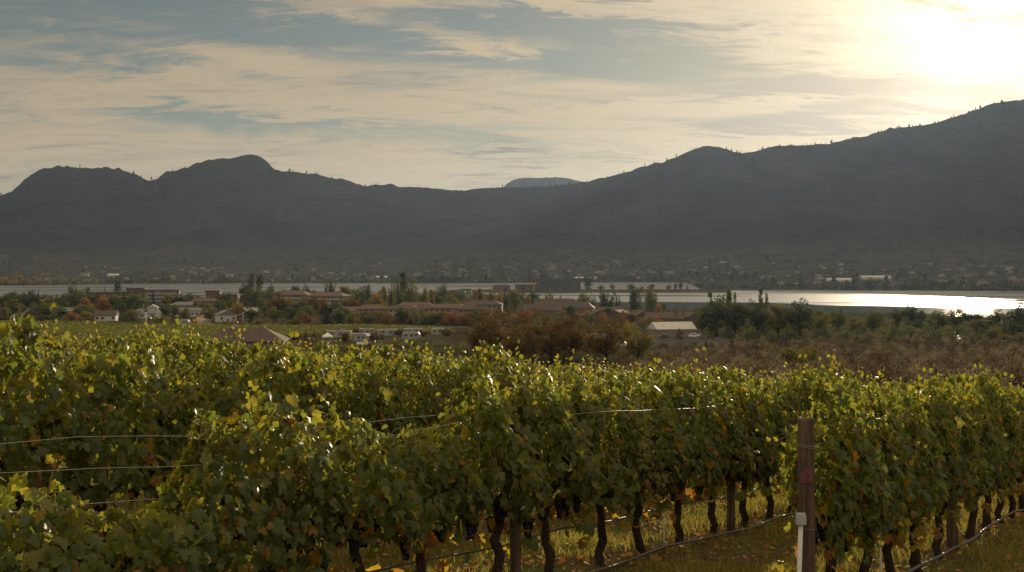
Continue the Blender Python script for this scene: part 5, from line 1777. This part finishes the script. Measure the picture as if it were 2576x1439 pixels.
# ---------------------------------------------------------------- pines along the ridges
def ridge_pines():
    r = random.Random(71)
    ms = []
    for v_ in range(3):
        m = MB()
        m.tube([(0, 0, -.15), (0, 0, .95)], [.025, .006], 5)
        rr = random.Random(v_)
        for i, z in enumerate((.22, .36, .5, .63, .75, .86)):
            w = .19 * (1.12 - z) + .02
            n = 7
            V = [(math.cos(2 * PI * k / n + i) * w * rr.uniform(.6, 1.2), math.sin(2 * PI * k / n + i) * w * rr.uniform(.6, 1.2), z + rr.uniform(-.04, .02)) for k in range(n)] + [(0, 0, z + .2)]
            m.add(V, [(k, (k + 1) % n, n) for k in range(n)] + [tuple(range(n - 1, -1, -1))])
        ms.append(m.mesh('pine_tree', M['ridge_pine']))
    zones = [((-4, 24), 6, 'tiny pine on the ridge at the left edge below the blunt peak', 'ridge pines below the blunt peak'),
             ((110, 290), 5, 'tiny lone pine on the flat top of the blunt left mountain', 'pines on the blunt mountain top'),
             ((312, 392), 20, 'tiny pine in the notch between the two left peaks', 'pines in the notch between peaks'),
             ((415, 480), 9, 'tiny pine on the shoulder below the pointed peak', 'pines on the shoulder of the pointed peak'),
             ((631, 634), 1, 'single tiny pine on the very tip of the pointed peak', None),
             ((688, 830), 36, 'tiny pine in the row descending behind the pointed peak', 'pines descending from the pointed peak'),
             ((880, 1010), 9, 'tiny pine on the low ridge between pointed peak and saddle', 'pines on the low ridge'),
             ((1105, 1265), 12, 'tiny pine on the saddle before the flat far mountain', 'pines on the saddle'),
             ((1270, 1480), 22, 'tiny pine on the ridge in front of the flat far mountain', 'pines before the flat mountain'),
             ((1520, 1730), 10, 'tiny scattered pine on the rising ridge before the round hump', 'pines on the rising ridge'),
             ((1825, 1915), 18, 'tiny pine in the dip just past the round hump', 'pines in the dip past the hump'),
             ((1960, 2215), 36, 'tiny pine on the long ridge below the sun haze', 'pines on the long ridge'),
             ((2215, 2400), 38, 'tiny pine on the steepening right ridge', 'pines on the steepening right ridge'),
             ((2400, 2640), 46, 'tiny pine on the highest right ridge', 'pines on the highest right ridge')]
    for (a, b), n, lab, grp in zones:
        for i in range(n):
            u = r.uniform(a, b)
            if n > 8 and r.random() < .4:
                u = a + (b - a) * (round(4 * r.random()) / 4) + r.uniform(-8, 8)
            Rd = float(ridge_d(u))
            y = Rd - r.choice((r.uniform(-10, 30), r.uniform(20, 140)))
            z = float(farz(u, y))
            h = r.uniform(7, 17)
            o = link('pine_tree', ms[r.randrange(3)], None, (X(u, y), y, z - 1), (0, 0, r.uniform(0, 6)), (h * r.uniform(1.2, 1.9),) * 2 + (h,))
            tag(o, lab, 'pine', grp)


M['ridge_pine'] = plain('ridge_pine', (0.022, 0.03, 0.022), 0.9, 0.3, 0.5)
ridge_pines()


# ---------------------------------------------------------------- labels for trees, from what stands next to them
def label_trees():
    used = {}
    todo = []
    for o, desc, u, y, grp in PLACED:
        cand = []
        for ph, lu, ly, hw in LANDMARKS:
            dist = max(abs(u - lu) - hw, 0) + abs(y - ly) * (0.12 if y < 700 else 0.06)
            rel = 'beside' if abs(u - lu) > hw * .9 + 8 else ('behind' if y > ly else 'in front of')
            cand.append((dist, rel, ph))
        cand.sort()
        todo.append((o, desc, cand))
    for o, desc, cand in todo:
        done = False
        opts = [f'{desc} {rel} {ph}' for _, rel, ph in cand[:3]]
        a, b = cand[0], cand[1]
        opts.append(f'{desc} between {a[2]} and {b[2]}')
        opts.append(f'{desc} between {a[2]} and {cand[2][2]}')
        opts = [t for t in opts if len(t.split()) <= 16]
        for t in opts:
            if t not in used:
                used[t] = o
                o['label'] = t
                done = True
                break
        if not done:
            for w_ in ('second', 'third', 'fourth', 'fifth', 'sixth', 'seventh', 'eighth', 'ninth', 'tenth'):
                t = f'{w_} {opts[0]}'
                if t not in used:
                    used[t] = o
                    o['label'] = t
                    break


LANDMARKS += [('the rust-brown cottonwoods', 1400, 270, 190), ('the sunlit glitter', 2480, 700, 90), ('the bright bush on the slope', 2123, 112, 30), ('the sandy spit', 1640, 1850, 100)]
label_trees()

# ---------------------------------------------------------------- haze over the valley
hz = MB()
hz.box(-6500, 7500, -300, 13000, -48, 900)
hm = bpy.data.materials.new('haze')
hm.use_nodes = True
N = NT(hm.node_tree)
pv = N.n('ShaderNodeVolumePrincipled', {'Color': (0.50, 0.69, 1.0, 1), 'Density': 1.6e-5, 'Anisotropy': 0.5})
N.n('ShaderNodeOutputMaterial', {1: pv.outputs[0]})
tag(hz.build('haze', hm), kind='stuff')
